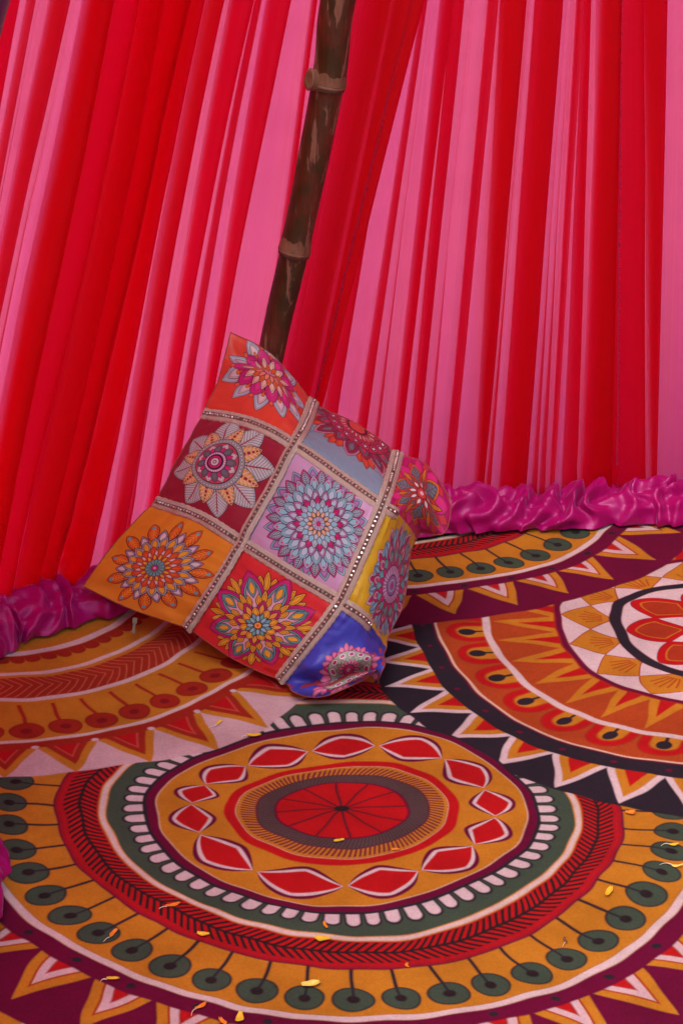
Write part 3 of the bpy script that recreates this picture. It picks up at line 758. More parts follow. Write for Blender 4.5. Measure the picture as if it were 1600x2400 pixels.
POLE = [(-.1697, 3.430, -.004), (-.1112, 3.42, .3486), (-.0767, 3.405, .5147), (-.0296, 3.38, .7728), (-.0164, 3.365, .8961), (.030, 3.335, 1.16), (.082, 3.30, 1.46), (.16, 3.25, 1.95), (.22, 3.21, 2.3)]
pole_c = catmull(POLE, 24)
pole_at, _, PL = interp_path(pole_c)
ps = np.r_[0, np.cumsum(np.linalg.norm(np.diff(pole_c, axis=0), axis=1))]
def s_of_z(z): return float(np.interp(z, pole_c[:, 2], ps))
NODES = [s_of_z(z) for z in (.045, .262, .5147, .7728, 1.06, 1.36, 1.68, 2.0)]
def pole_r(s): return .0170 + .0080 * s / .92 * (1 if s < 1.1 else 1.1 / s)
def sweep(s0, s1, ns, fr, nseg=28):
    V = []
    for i in range(ns):
        s = s0 + (s1 - s0) * i / (ns - 1)
        p = pole_at(s); q = pole_at(min(PL, s + .01)) - pole_at(max(0, s - .01))
        q = Vector(q).normalized()
        a = Vector((1, 0, 0)); a = (a - q * a.dot(q)).normalized(); b = q.cross(a)
        for k in range(nseg):
            an = 2 * math.pi * k / nseg
            r = fr(s, an)
            V.append(tuple(Vector(p) + a * (math.cos(an) * r) + b * (math.sin(an) * r)))
    F = [(i * nseg + k, i * nseg + (k + 1) % nseg, (i + 1) * nseg + (k + 1) % nseg, (i + 1) * nseg + k) for i in range(ns - 1) for k in range(nseg)]
    F.append(tuple(range(nseg))[::-1]); F.append(tuple((ns - 1) * nseg + k for k in range(nseg)))
    return V, F
pole = empty('bamboo_pole', (-.1697, 3.430, 0))
tag(pole, 'mottled dark brown bamboo pole leaning in front of the pink curtain', 'bamboo pole')
def culm_r(s, an):
    r = pole_r(s)
    for nd_ in NODES:
        ds = s - nd_
        r += .0030 * math.exp(-(max(ds, 0) / .014) ** 1.3) * (1 if ds >= 0 else 0) + .0022 * math.exp(-(ds / .004) ** 2) * (1 if ds < 0 else 0)
    return r * (1 + .012 * math.sin(2 * an + s * 3)) + .0006 * noise.noise((math.cos(an) * 2, math.sin(an) * 2, s * 14))
edges = [0.0] + NODES + [PL]
for a_, b_ in zip(edges[:-1], edges[1:]):
    V, F = sweep(a_ + (.0006 if a_ else 0), b_ - .0006, 34, culm_r)
    adopt(mesh_obj('culm_segment', V, F, bm_.m), pole)
for nd_ in NODES:
    V, F = sweep(nd_ - .0028, nd_ + .0028, 9, lambda s, an, nd_=nd_: pole_r(s) + .0024 + .0012 * math.cos((s - nd_) / .0028 * 1.5) + .0005 * noise.noise((math.cos(an) * 3, math.sin(an) * 3, nd_ * 9)))
    ring_ = mesh_obj('node_ring', V, F, sheath.m); adopt(ring_, pole)
    V, F = sweep(nd_ - .0062, nd_ - .0030, 6, lambda s, an: pole_r(s) + .0024)
    gr_ = mesh_obj('groove', V, F, dk.m); gr_.parent = ring_
# pale sheath left above each node, with a ragged upper edge
for nd_ in NODES[2:]:
    V, F = [], []
    nseg = 40
    top = [.012 + .012 * max(0, noise.noise((math.cos(2 * math.pi * k / nseg) * 1.8, math.sin(2 * math.pi * k / nseg) * 1.8, nd_ * 13)) + .25) + .002 * rng.random() for k in range(nseg)]
    for i in range(10):
        for k in range(nseg):
            an = 2 * math.pi * k / nseg
            s = nd_ + .003 + (top[k]) * i / 9
            p = pole_at(s); q = Vector(pole_at(s + .01) - pole_at(s - .01)).normalized()
            a = Vector((1, 0, 0)); a = (a - q * a.dot(q)).normalized(); b = q.cross(a)
            r = culm_r(s, an) + .0003
            V.append(tuple(Vector(p) + a * (math.cos(an) * r) + b * (math.sin(an) * r)))
    F = [(i * nseg + k, i * nseg + (k + 1) % nseg, (i + 1) * nseg + (k + 1) % nseg, (i + 1) * nseg + k) for i in range(9) for k in range(nseg)]
    o = mesh_obj('sheath', V, F, sheath.m)
    adopt(o, pole)
# sawn-off side branch on the upper node
nd_ = NODES[3]
pc = Vector(pole_at(nd_ + .004)); r_ = pole_r(nd_) + .002
bd = Vector((-.78, -.60, .18)).normalized()
bA = bd.cross(Vector((0, 0, 1))).normalized(); bB = bd.cross(bA)
V, F = [], []
prof = [(.010, .0), (.0125, r_ * .55), (.0128, r_), (.0120, r_ + .006), (.0132, r_ + .0085), (.0118, r_ + .0105), (.0085, r_ + .0100), (.0050, r_ + .0085), (.001, r_ + .0080)]
for r, h in prof:
    for k in range(20):
        an = 2 * math.pi * k / 20
        rr_ = r * (1 + .08 * noise.noise((math.cos(an) * 2, math.sin(an) * 2, h * 60)))
        V.append(tuple(pc + bd * h + bA * (math.cos(an) * rr_ * .8) + bB * (math.sin(an) * rr_ * 1.25)))
F = [(i * 20 + k, i * 20 + (k + 1) % 20, (i + 1) * 20 + (k + 1) % 20, (i + 1) * 20 + k) for i in range(len(prof) - 1) for k in range(20)]
F.append(tuple((len(prof) - 1) * 20 + k for k in range(20)))
adopt(mesh_obj('branch_stub', V, F, sheath.m), pole)

# ------------------------------------------------------------------ patchwork cushion
CG = np.array(CUSHION)
def cr_basis(x, n=7):
    x = np.clip(np.asarray(x, float), 0, n - 1)
    i = np.minimum(x.astype(int), n - 2); t = x - i
    w = np.zeros(x.shape + (n + 2,))
    cs = (-.5 * t + t * t - .5 * t ** 3, 1 - 2.5 * t * t + 1.5 * t ** 3, .5 * t + 2 * t * t - 1.5 * t ** 3, -.5 * t * t + .5 * t ** 3)
    for k in range(4):
        np.put_along_axis(w, (i + k)[..., None], np.take_along_axis(w, (i + k)[..., None], -1) + cs[k][..., None], -1)
    o = w[..., 1:-1].copy()
    o[..., 0] += 2 * w[..., 0]; o[..., 1] -= w[..., 0]
    o[..., -1] += 2 * w[..., -1]; o[..., -2] -= w[..., -1]
    return o
def cush_raw(s, t):
    return np.einsum('...a,...b,abk->...k', cr_basis(s), cr_basis(t), CG)
def cush_n(s, t):
    e = .04
    a = cush_raw(np.minimum(s + e, 6), t) - cush_raw(np.maximum(s - e, 0), t)
    b = cush_raw(s, np.minimum(t + e, 6)) - cush_raw(s, np.maximum(t - e, 0))
    n = np.cross(a, b)
    n = n / (np.linalg.norm(n, axis=-1, keepdims=True) + 1e-9)
    sgn = np.sign((n * np.array([-.425, -.661, .612])).sum(-1, keepdims=True))
    return n * np.where(sgn == 0, 1, sgn)
def wrinkle(s, t):
    s, t = np.asarray(s, float), np.asarray(t, float)
    out = np.zeros(s.shape)
    it = np.nditer(s, flags=['multi_index'])
    for x in it:
        k = it.multi_index
        a, b = float(x), float(t[k])
        h = .0024 * noise.noise((a * 1.1, b * 1.1, 5)) + .0010 * noise.noise((a * 3.4, b * 2.6, 8))
        for c_ in (2, 4):                                  # the cloth puckers beside the sewn-on braid
            ds_, dt_ = abs(a - c_), abs(b - c_)
            h -= .0030 * math.exp(-(ds_ / .16) ** 2) + .0030 * math.exp(-(dt_ / .16) ** 2)
            h += .0027 * math.exp(-((ds_ - .30) / .25) ** 2) * noise.noise((b * 7.5, a * .8, c_))
            h += .0027 * math.exp(-((dt_ - .30) / .25) ** 2) * noise.noise((a * 7.5, b * .8, c_ + 20))
        ed = min(a, b, 6 - a, 6 - b)
        h += .0026 * math.exp(-(ed / .5) ** 2) * noise.noise(((a + b) * 4.5, (a - b) * 4.5, 31)) * min(1, ed / .12)
        # crumpled corner resting on the floor
        q = math.exp(-(((a - .35) / .85) ** 2 + ((b - 5.25) / .75) ** 2)) * min(1, min(a, 6 - b) / .1 + .15)
        h += q * (.009 * math.sin(4.6 * (b - 4.6) + 3.2 * a + .8) + .005 * math.sin(9.5 * (a * .9 + (b - 5) * .5)) + .008 * noise.noise((a * 3, b * 3, 41)))
        d_ = a * .936 - (b - 4) * .351 - .07                # one deep crease with a puffed lip below it
        gate = min(1, max(0, (1.6 - a) / .5)) * min(1, max(0, (b - 4.12) / .35))
        h += gate * (-.030 * math.exp(-(d_ / .13) ** 2) + .014 * math.exp(-((d_ + .30) / .18) ** 2) + .009 * math.exp(-((d_ - .33) / .2) ** 2))
        d_ = a * .72 - (b - 5.0) * .69 - .15
        h -= .009 * gate * math.exp(-(d_ / .11) ** 2)
        # tuck in the top corner
        q = math.exp(-(((a - 5.45) / .45) ** 2 + ((b - .55) / .8) ** 2)) * min(1, min(6 - a, b) / .12 + .1)
        h += q * (.013 * math.sin(6.0 * (a - 4.9) + 1.2 * b) + .004 * noise.noise((a * 5, b * 2, 43)))
        # folds in the corner by the floor on the left
        q = math.exp(-((a / .9) ** 2 + (b / .8) ** 2)) * min(1, min(a, b) / .15)
        h += q * .0050 * math.sin(7.5 * (a - b * .8))
        # folds in the far right corner
        q = math.exp(-(((a - 5.2) / .9) ** 2 + ((b - 5.5) / .6) ** 2)) * min(1, min(6 - a, 6 - b) / .15)
        h += q * .006 * math.sin(5.5 * (a - 4) + 3 * b)
        out[k] = h
    return out
def cush(s, t, off=0.0):
    s, t = np.asarray(s, float), np.asarray(t, float)
    P = cush_raw(s, t) + cush_n(s, t) * (wrinkle(s, t) + off)[..., None]
    P[..., 2] = np.maximum(P[..., 2], .006 + off)
    return P

# the nine printed squares
def square(bgcol, size=420):
    im = np.empty((size, size, 3), dtype=np.float32); im[:] = np.array(bgcol) * .92
    a = ((np.arange(size) + .5) / size - .5) / 1.03 + .5
    X, Y = np.meshgrid(a, a)
    return im, X.astype(np.float32), Y.astype(np.float32)
INK = (.020, .006, .022)
ORA, YEL, TEAL, SKYB, MAG, PINK, PALE, LILAC = (.62, .10, .020), (.66, .33, .03), (.12, .34, .36), (.22, .44, .55), (.48, .02, .16), (.62, .16, .32), (.58, .52, .56), (.50, .36, .52)
MAROON, CORAL, LEAF, SLATE = (.26, .015, .04), (.62, .07, .05), (.30, .36, .28), (.13, .14, .17)
LW = .0065
def veins(M, n, ph, r0, r1, w, col, k=.9, gap=.016, p=1.0, q=.8):
    M.custom(r0, r1, n, ph, lambda x, R, T: np.minimum(.0034 - np.abs(((R - np.abs(x) * k + 4) % gap) - gap / 2), w * np.sin(math.pi * np.clip((R - r0) / (r1 - r0), 0, 1) ** p) ** q - np.abs(x) - LW), col)
    M.stem(n, ph, r0, r1 - .02, .0022, col)
def pat(kind):
    if kind == 0:
        im, X, Y = square((.64, .235, .022)); M = Polar(im, X, Y, .50, .47, .60, .004); M.double = True
        M.petal(12, .26, .255, .445, .052, ORA, INK, LW, 1.0, .75); veins(M, 12, .26, .26, .41, .045, YEL, -1.1, .030)
        M.dots(12, .26, .402, .016, TEAL)
        M.petal(12, 0, .22, .36, .040, (.34, .22, .36), INK, LW, .9); M.petal(12, 0, .24, .335, .024, PALE, INK, .003)
        M.petal(20, .1, .165, .295, .043, (.30, .34, .44), INK, LW); M.petal(20, .1, .180, .275, .024, YEL, INK, .003)
        M.ring(0, .185, (.34, .22, .36)); M.petal(16, 0, .10, .215, .036, ORA, INK, LW, 1.1); M.petal(16, .2, .11, .17, .014, PALE, INK, .003)
        M.ring(0, .125, CORAL); M.petal(14, 0, .07, .135, .020, YEL, INK, LW); M.ring(0, .082, INK); M.ring(0, .078, TEAL)
        M.stem(14, 0, .02, .078, .003, INK); M.ring(0, .03, INK); M.ring(0, .025, MAG); M.ring(0, .010, PALE)
    elif kind == 1:
        im, X, Y = square((.27, .018, .040)); M = Polar(im, X, Y, .50, .52, .60, .004); M.double = True
        M.petal(8, .39, .15, .475, .128, (.46, .47, .50), INK, LW, 1.15, .85); veins(M, 8, .39, .15, .475, .128, (.09, .15, .16), .8, .026, 1.15, .85)
        M.stem(8, .39, .2, .43, .006, MAROON)
        M.petal(8, 0, .15, .39, .080, (.60, .35, .10), INK, LW, .8, .8); veins(M, 8, 0, .15, .39, .080, PALE, .9, .036, .8, .8)
        for rc in (.24, .28, .315, .345, .37): M.dots(8, 0, rc, .018 - .01 * (rc - .24) / .13, MAROON)
        M.ring(0, .245, INK); M.ring(.20, .240, (.24, .30, .32)); M.dots(44, 0, .221, .011, INK); M.dots(44, 0, .221, .008, PALE)
        M.ring(0, .197, INK); M.ring(0, .192, (.45, .05, .10)); M.petal(8, 0, .06, .193, .055, PALE, INK, LW); M.petal(8, .39, .06, .185, .045, SLATE, INK, LW); M.petal(8, 0, .09, .16, .020, MAG, INK, .003)
        M.ring(0, .105, INK); M.ring(.075, .098, (.30, .10, .26)); M.dots(26, 0, .086, .008, PALE); M.ring(0, .066, INK); M.ring(.044, .060, MAG); M.ring(.018, .036, PALE); M.ring(0, .010, PALE)
    elif kind == 2:
        im, X, Y = square((.62, .055, .032)); M = Polar(im, X, Y, .50, .62, .62, .004); M.double = True
        M.petal(10, .31, .17, .48, .092, (.36, .40, .50), INK, LW, .85, .85); M.petal(10, .31, .20, .41, .056, (.58, .42, .46), INK, LW, .9); M.petal(10, .31, .20, .32, .032, CORAL, INK, .003)
        M.dots(10, .31, .30, .021, INK); M.dots(10, .31, .30, .017, (.55, .14, .02))
        M.petal(10, 0, .10, .36, .078, MAG, INK, LW, 1.3, .8); M.petal(10, 0, .16, .30, .040, (.56, .03, .20), INK, .003, 1.2)
        M.dots(10, 0, .355, .026, INK); M.dots(10, 0, .355, .021, (.60, .10, .06))
        M.petal(14, .1, .05, .265, .043, (.62, .36, .30), INK, LW); M.petal(14, .32, .05, .205, .034, ORA, INK, LW); M.petal(14, .1, .05, .16, .026, (.60, .18, .14), INK, LW)
        M.ring(0, .075, INK); M.ring(0, .068, MAG); M.dots(10, 0, .045, .011, PALE); M.ring(0, .018, CORAL)
    elif kind == 3:
        im, X, Y = square((.56, .026, .032)); M = Polar(im, X, Y, .51, .47, .60, .004); M.double = True
        for a_ in (-.16, 0, .16): M.petal(8, .39 + a_, .28, .47 - abs(a_) * .25, .036, YEL, INK, LW)
        M.petal(8, 0, .10, .47, .115, MAG, INK, LW, 1.0, .75); M.petal(8, 0, .13, .42, .085, TEAL, INK, LW, 1.0, .8)
        M.petal(8, 0, .15, .40, .060, (.56, .34, .42), INK, .004); M.petal(8, 0, .24, .41, .044, TEAL, INK, LW, 1.1); M.petal(8, 0, .27, .375, .026, YEL, INK, .003)
        for a_ in (-.20, 0, .20): M.petal(8, .39 + a_, .17, .315 - abs(a_) * .2, .030, YEL, INK, LW)
        M.petal(8, .39, .09, .23, .046, MAG, INK, LW); M.petal(8, .39, .10, .20, .028, (.60, .28, .06), INK, LW); M.petal(8, 0, .06, .17, .040, YEL, INK, LW, 1.2)
        M.petal(8, .2, .03, .125, .024, TEAL, INK, LW); M.petal(8, .59, .03, .105, .022, SKYB, INK, LW); M.ring(0, .035, INK); M.ring(0, .029, YEL); M.ring(0, .014, CORAL)
    elif kind == 4:
        im, X, Y = square((.50, .30, .50)); M = Polar(im, X, Y, .51, .50, .62, .004); M.double = True
        M.petal(16, .2, .30, .475, .060, SKYB, INK, LW, .8, .8); M.petal(16, .2, .32, .45, .036, (.35, .16, .40), INK, .004, .9)
        M.petal(16, 0, .28, .460, .054, MAG, INK, LW, .8, .8); M.petal(16, 0, .31, .44, .034, (.36, .46, .58), INK, .004); veins(M, 16, 0, .31, .44, .034, INK, .9, .018)
        M.petal(16, .2, .25, .400, .046, LILAC, INK, LW); M.petal(16, .2, .28, .385, .026, SKYB, INK, .003); M.dots(16, .2, .36, .010, MAG)
        M.petal(16, 0, .20, .345, .048, SKYB, INK, LW, 1.2); M.petal(16, 0, .22, .31, .028, (.36, .46, .58), INK, .003, 1.2)
        M.petal(16, .2, .16, .285, .040, (.40, .16, .36), INK, LW); M.petal(16, .2, .18, .265, .023, (.36, .46, .58), INK, .003)
        M.ring(0, .205, INK); M.ring(0, .20, SKYB); M.petal(12, 0, .09, .235, .042, MAG, INK, LW, .9); M.petal(12, .26, .09, .215, .034, (.36, .46, .58), INK, LW); M.petal(12, 0, .09, .18, .026, SKYB, INK, .004)
        M.petal(12, .26, .05, .145, .028, (.36, .46, .58), INK, LW); M.petal(12, 0, .05, .115, .022, (.60, .34, .20), INK, LW)
        M.ring(0, .062, INK); M.ring(0, .056, SKYB); M.stem(10, 0, .012, .056, .004, MAG); M.ring(0, .020, INK); M.ring(0, .015, MAG)
    elif kind == 5:
        im, X, Y = square((.185, .26, .36)); M = Polar(im, X, Y, .54, .93, .75, .004); M.double = True
        for a_ in (-.13, 0, .13): M.petal(9, .1 + a_, .40, .63 - abs(a_) * .3, .052, (.52, .06, .025), INK, LW, .8, .7)
        M.petal(9, .45, .28, .62, .095, (.46, .20, .28), INK, LW, .9); M.petal(9, .45, .30, .58, .070, (.24, .02, .06), INK, LW, .9); M.petal(9, .45, .36, .52, .038, SLATE, INK, LW)
        M.petal(9, .1, .26, .50, .080, MAROON, INK, LW, .9); M.petal(9, .1, .28, .45, .055, SLATE, INK, LW); M.petal(9, .1, .30, .42, .030, (.45, .03, .08), INK, .004)
        M.ring(0, .34, INK); M.ring(0, .333, (.34, .02, .05)); M.dots(16, 0, .275, .048, INK); M.dots(16, 0, .275, .040, (.42, .05, .10)); M.dots(16, 0, .275, .025, INK); M.dots(16, 0, .275, .014, PALE)
        M.petal(22, 0, .10, .235, .030, (.44, .03, .05), INK, LW); M.petal(22, .14, .12, .20, .012, (.60, .30, .28), INK, .003); M.ring(0, .11, INK); M.ring(0, .09, (.50, .05, .03))
    elif kind == 6:
        im, X, Y = square((.045, .055, .44)); M = Polar(im, X * 1.5, Y * 1.5, .98, .50, .72, .004); M.double = True
        for a_ in (-.2, 0, .2): M.petal(9, .1 + a_, .34, .53 - abs(a_) * .3, .050, PINK, INK, LW, .85, .7)
        M.petal(9, .45, .24, .42, .075, MAG, INK, LW); M.petal(9, .45, .26, .38, .045, PALE, INK, LW)
        M.ring(0, .36, INK); M.ring(0, .352, LEAF); M.dots(13, 0, .288, .058, INK); M.dots(13, 0, .288, .052, PALE); M.dots(13, 0, .288, .030, INK); M.dots(13, 0, .288, .022, MAG)
        M.petal(16, .2, .08, .235, .034, LEAF, INK, LW); M.petal(16, 0, .08, .18, .026, PINK, INK, LW); M.ring(0, .09, INK); M.ring(0, .08, MAG); M.ring(0, .03, PALE)
    elif kind == 7:
        im, X, Y = square((.58, .36, .018)); M = Polar(im, X * 1.22, Y * 1.12, .86, .56, .70, .004); M.double = True
        M.petal(12, .26, .28, .56, .078, (.60, .40, .44), INK, LW, .8, .8); M.petal(12, .26, .36, .51, .030, MAG, INK, LW)
        M.petal(12, 0, .24, .50, .092, SKYB, INK, LW, 1.0, .7); veins(M, 12, 0, .25, .50, .090, (.12, .10, .30), 0.0, .5); M.petal(12, 0, .27, .49, .040, (.16, .26, .42), INK, .004); M.petal(12, 0, .28, .48, .016, SKYB, INK, .003)
        M.petal(12, .26, .20, .42, .070, MAG, INK, LW); M.petal(12, .26, .23, .38, .046, (.58, .36, .42), INK, LW); M.petal(12, .26, .26, .34, .020, MAG, INK, .003)
        M.petal(14, 0, .15, .31, .052, TEAL, INK, LW); M.petal(14, .22, .12, .26, .040, MAG, INK, LW); M.ring(0, .175, INK); M.ring(0, .168, (.30, .16, .38)); M.stem(24, 0, .09, .168, .004, PALE)
        M.ring(0, .10, INK); M.ring(0, .09, (.25, .12, .35)); M.ring(.045, .06, SKYB); M.ring(0, .025, MAG)
    else:
        im, X, Y = square((.40, .010, .115)); M = Polar(im, X, Y, .50, .50, .70, .004); M.double = True
        M.petal(10, .31, .20, .50, .110, (.44, .03, .05), INK, LW, .8, .7); M.petal(10, 0, .22, .52, .100, (.52, .02, .16), INK, LW, .8, .7)
        M.petal(6, 0, .10, .44, .130, (.58, .13, .015), INK, .006, .9, .8); M.petal(6, 0, .13, .41, .100, SLATE, INK, LW, .9, .8); veins(M, 6, 0, .13, .41, .100, INK, .9, .05, .9)
        M.petal(6, .52, .10, .38, .085, (.54, .05, .03), INK, LW); M.petal(6, .52, .14, .32, .050, (.20, .10, .10), INK, LW); M.petal(6, .52, .2, .42, .030, (.60, .18, .02), INK, LW)
        M.petal(8, .2, .05, .21, .050, (.52, .05, .03), INK, LW); M.petal(8, .2, .08, .18, .028, PALE, INK, LW); M.ring(0, .075, INK); M.ring(0, .066, (.50, .05, .05)); M.ring(0, .025, PALE)
    return im

def satin(name, img):
    q = Mat(name)
    tc = q.node('TexCoord')
    t = q.node('TexImage', extension='EXTEND'); t.image = print_image(name + '_print', img)
    q.link(tc.outputs['UV'], t.inputs[0])
    weave = q.noise(q.coords('UV', (220, 220, 1)), 1.0, 2, .6)
    tint = q.ramp(weave, [(.3, (.90, .90, .90)), (.7, (1.04, 1.04, 1.04))])
    q.link(q.mix(1.0, t.outputs[0], tint, 'MULTIPLY'), q.p.inputs['Base Color'])
    q.set(rough=.38, spec=.32, sheen=.03, sheen_rough=.3, aniso=.4)
    creases = q.noise(q.coords('UV', (5, 9, 1)), 1.0, 4, .6)
    q.link(q.bump(creases, .22, .004, q.bump(weave, .06, .001)), q.p.inputs['Normal'])
    return q.m

cushion = empty('cushion', (-.085, 2.97, 0))
tag(cushion, 'square satin patchwork cushion of nine bright mandala prints, leaning on the bamboo pole', 'cushion')
NAMES = [('orange yellow square with a round flower print', 0), ('coral red square with teal and gold petals', 3), ('crumpled blue square with pink and green print', 6),
         ('burgundy square with eight pale veined leaves', 1), ('lilac square with blue and magenta star flower', 4), ('yellow square with blue and pink petals', 7),
         ('coral square with pale blue petals at the top', 2), ('light blue square with half a dark red flower', 5), ('magenta square with orange and grey leaves', 8)]
NP = 34
for i in range(3):
    for j in range(3):
        label, kind = NAMES[i * 3 + j]
        a = np.linspace(0, 1, NP)
        A_, B_ = np.meshgrid(a, a, indexing='ij')
        P = cush(2 * i + 2 * A_, 2 * j + 2 * B_).reshape(-1, 3)
        uv = np.stack([B_.ravel(), A_.ravel()], -1)
        mname = label.split(' square')[0].replace('crumpled ', '').replace(' ', '_') + '_satin'
        o = mesh_obj('patch', P, grid_faces(NP, NP), satin(mname, pat(kind)), uv=uv)
        o['label'] = label
        adopt(o, cushion)
# back of the cover
bk = Mat('dark_red_back_cloth'); bk.set(color=(.30, .015, .03), rough=.55, sheen=.1)
NB = 50
a = np.linspace(0, 6, NB)
A_, B_ = np.meshgrid(a, a, indexing='ij')
P = cush(A_, B_)
th = .135 * (1 - (B_ / 6) ** 2.2) * (np.sin(math.pi * A_ / 6).clip(0) * np.sin(math.pi * B_ / 6).clip(0)) ** .55
P = P + np.array([-.03, .94, -.25]) * th[..., None]
P[..., 2] = np.maximum(P[..., 2], .0045)
adopt(mesh_obj('back_cover', P.reshape(-1, 3), grid_faces(NB, NB, True), bk.m), cushion)
# seam cord where front and back meet
sm_ = Mat('seam_thread'); sm_.set(color=(.22, .05, .03), rough=.7)
edge = [(0, t) for t in np.linspace(0, 6, 70)] + [(s, 6) for s in np.linspace(0, 6, 70)][1:] + [(6, t) for t in np.linspace(6, 0, 70)][1:] + [(s, 0) for s in np.linspace(6, 0, 70)][1:-1]
EP = cush(np.array([e[0] for e in edge]), np.array([e[1] for e in edge]))
V, F = [], []
ne = len(EP)
for k in range(ne):
    q = Vector(EP[(k + 1) % ne] - EP[k - 1]).normalized()
    x_ = q.cross(Vector((-.425, -.661, .612))).normalized(); y_ = q.cross(x_)
    for h in range(6):
        an = 2 * math.pi * h / 6
        v = Vector(EP[k]) + x_ * (.0009 * math.cos(an)) + y_ * (.0009 * math.sin(an))
        V.append((v.x, v.y, max(v.z, .005)))
F = [(k * 6 + h, k * 6 + (h + 1) % 6, ((k + 1) % ne) * 6 + (h + 1) % 6, ((k + 1) % ne) * 6 + h) for k in range(ne) for h in range(6)]
adopt(mesh_obj('seam', V, F, sm_.m), cushion)

# sewn-on braid with a row of stones
bd_ = Mat('beige_metallic_braid')
bc = bd_.coords('UV', (1, 1, 1))
wv = bd_.node('TexWave', wave_type='BANDS', bands_direction='DIAGONAL'); wv.inputs['Scale'].default_value = 60; wv.inputs['Distortion'].default_value = 2.0
bd_.link(bc, wv.inputs['Vector'])
nz2 = bd_.noise(bd_.coords('UV', (300, 300, 1)), 1.0, 3, .7)
bcol = bd_.mix(wv.outputs[1], (.24, .15, .11), (.56, .42, .35))
sepu = bd_.node('SeparateXYZ'); bd_.link(bc, sepu.inputs[0])
mid_ = bd_.node('Math', operation='ABSOLUTE'); bd_.link(sepu.outputs[0], mid_.inputs[0])
chan = bd_.ramp(mid_.outputs[0], [(.020, (1, 1, 1)), (.030, (0, 0, 0))])
bd_.link(bd_.mix(chan, bd_.mix(bd_.ramp(nz2, [(.42, (0, 0, 0)), (.60, (1, 1, 1))]), bcol, (.74, .64, .56)), (.13, .075, .06)), bd_.p.inputs['Base Color'])
bd_.set(rough=.42, metal=.35)
bd_.link(bd_.bump(nz2, .7, .002), bd_.p.inputs['Normal'])
stm = Mat('clear_silver_stone'); stm.set(color=(.70, .62, .58), rough=.22, metal=.7)
def braid(fixed, along_s, lift):
    n = 150
    al = np.linspace(.0, 6.0, n)
    if along_s: s, t = al, np.full(n, float(fixed))
    else: s, t = np.full(n, float(fixed)), al
    C0 = cush(s, t, 0.0); N0 = cush_n(s, t)
    T_ = np.gradient(C0, axis=0); T_ /= np.linalg.norm(T_, axis=1, keepdims=True)
    S_ = np.cross(N0, T_)
    V, UV = [], []
    L_ = np.r_[0, np.cumsum(np.linalg.norm(np.diff(C0, axis=0), axis=1))]
    prof = ((-1, .0012), (-.82, .0042), (-.45, .0036), (-.3, .0050), (0, .0046), (.3, .0050), (.45, .0036), (.82, .0042), (1, .0012))
    for k in range(n):
        e = 1 + .05 * math.sin(k * 1.9)
        for w, h in prof:
            p = C0[k] + S_[k] * (.0098 * w * (e if abs(w) == 1 else 1)) + N0[k] * (h + lift)
            V.append((p[0], p[1], max(p[2], .008))); UV.append((w * .0098 * 8, L_[k] * 8))
    o = mesh_obj('braid', V, grid_faces(n, len(prof)), bd_.m, uv=UV)
    adopt(o, cushion)
    # stones
    V, F = [], []
    for d in np.arange(.004, L_[-1] - .004, .0068):
        c_ = np.array([np.interp(d, L_, C0[:, q]) for q in range(3)]); nn = np.array([np.interp(d, L_, N0[:, q]) for q in range(3)])
        tt = np.array([np.interp(d, L_, T_[:, q]) for q in range(3)]); ss = np.cross(nn, tt)
        if rng.random() < .03: continue
        c_ = c_ + nn * (.0048 + lift) + tt * rng.uniform(-.0007, .0007) + ss * rng.uniform(-.0006, .0006)
        nn = nn + tt * rng.uniform(-.3, .3) + ss * rng.uniform(-.3, .3)
        b0 = len(V)
        for k in range(6):
            an = 2 * math.pi * k / 6
            V.append(tuple(c_ + tt * (.0020 * math.cos(an)) + ss * (.0024 * math.sin(an))))
        for k in range(6):
            an = 2 * math.pi * (k + .5) / 6
            V.append(tuple(c_ + nn * .0014 + tt * (.0014 * math.cos(an)) + ss * (.0016 * math.sin(an))))
        for k in range(6):
            F.append((b0 + k, b0 + (k + 1) % 6, b0 + 6 + k)); F.append((b0 + (k + 1) % 6, b0 + 6 + (k + 1) % 6, b0 + 6 + k))
        F.append(tuple(b0 + 6 + k for k in range(6)))
    st_ = mesh_obj('stones', V, F, stm.m, smooth=False)
    tag(st_, kind='stuff')
    st_.parent = o
for fx in (2, 4): braid(fx, False, 0.0)
for fx in (2, 4): braid(fx, True, .0022)

# zip pull below the left corner
zm = Mat('brass_zip_metal'); zm.set(color=(.13, .085, .06), rough=.5, metal=.5)
zc = Vector((-.3005, 3.122, .030))
bm = bmesh.new()
ax = Vector((-.10, -.55, -.80)).normalized(); sx = ax.cross(Vector((0, 1, 0))).normalized(); ny = ax.cross(sx)
def slab(cc, w, l, th):
    vs = [bm.verts.new(cc + sx * (w * a) + ax * (l * b) + ny * (th * c_)) for c_ in (-1, 1) for a, b in ((-1, -.8), (-.7, -1), (.7, -1), (1, -.8), (1, .8), (.7, 1), (-.7, 1), (-1, .8))]
    bm.faces.new(vs[:8]); bm.faces.new(vs[8:][::-1])
    for k in range(8): bm.faces.new((vs[k], vs[8 + k], vs[8 + (k + 1) % 8], vs[(k + 1) % 8]))
slab(zc, .0034, .0045, .0016); slab(zc + ax * .0100, .0019, .0065, .0008); slab(zc + ax * .0165, .0026, .0024, .0009)
bmesh.ops.recalc_face_normals(bm, faces=bm.faces)
me = bpy.data.meshes.new('zip_pull'); bm.to_mesh(me); bm.free(); me.materials.append(zm.m)
zp = bpy.data.objects.new('zip_pull', me); COL.objects.link(zp); adopt(zp, cushion)

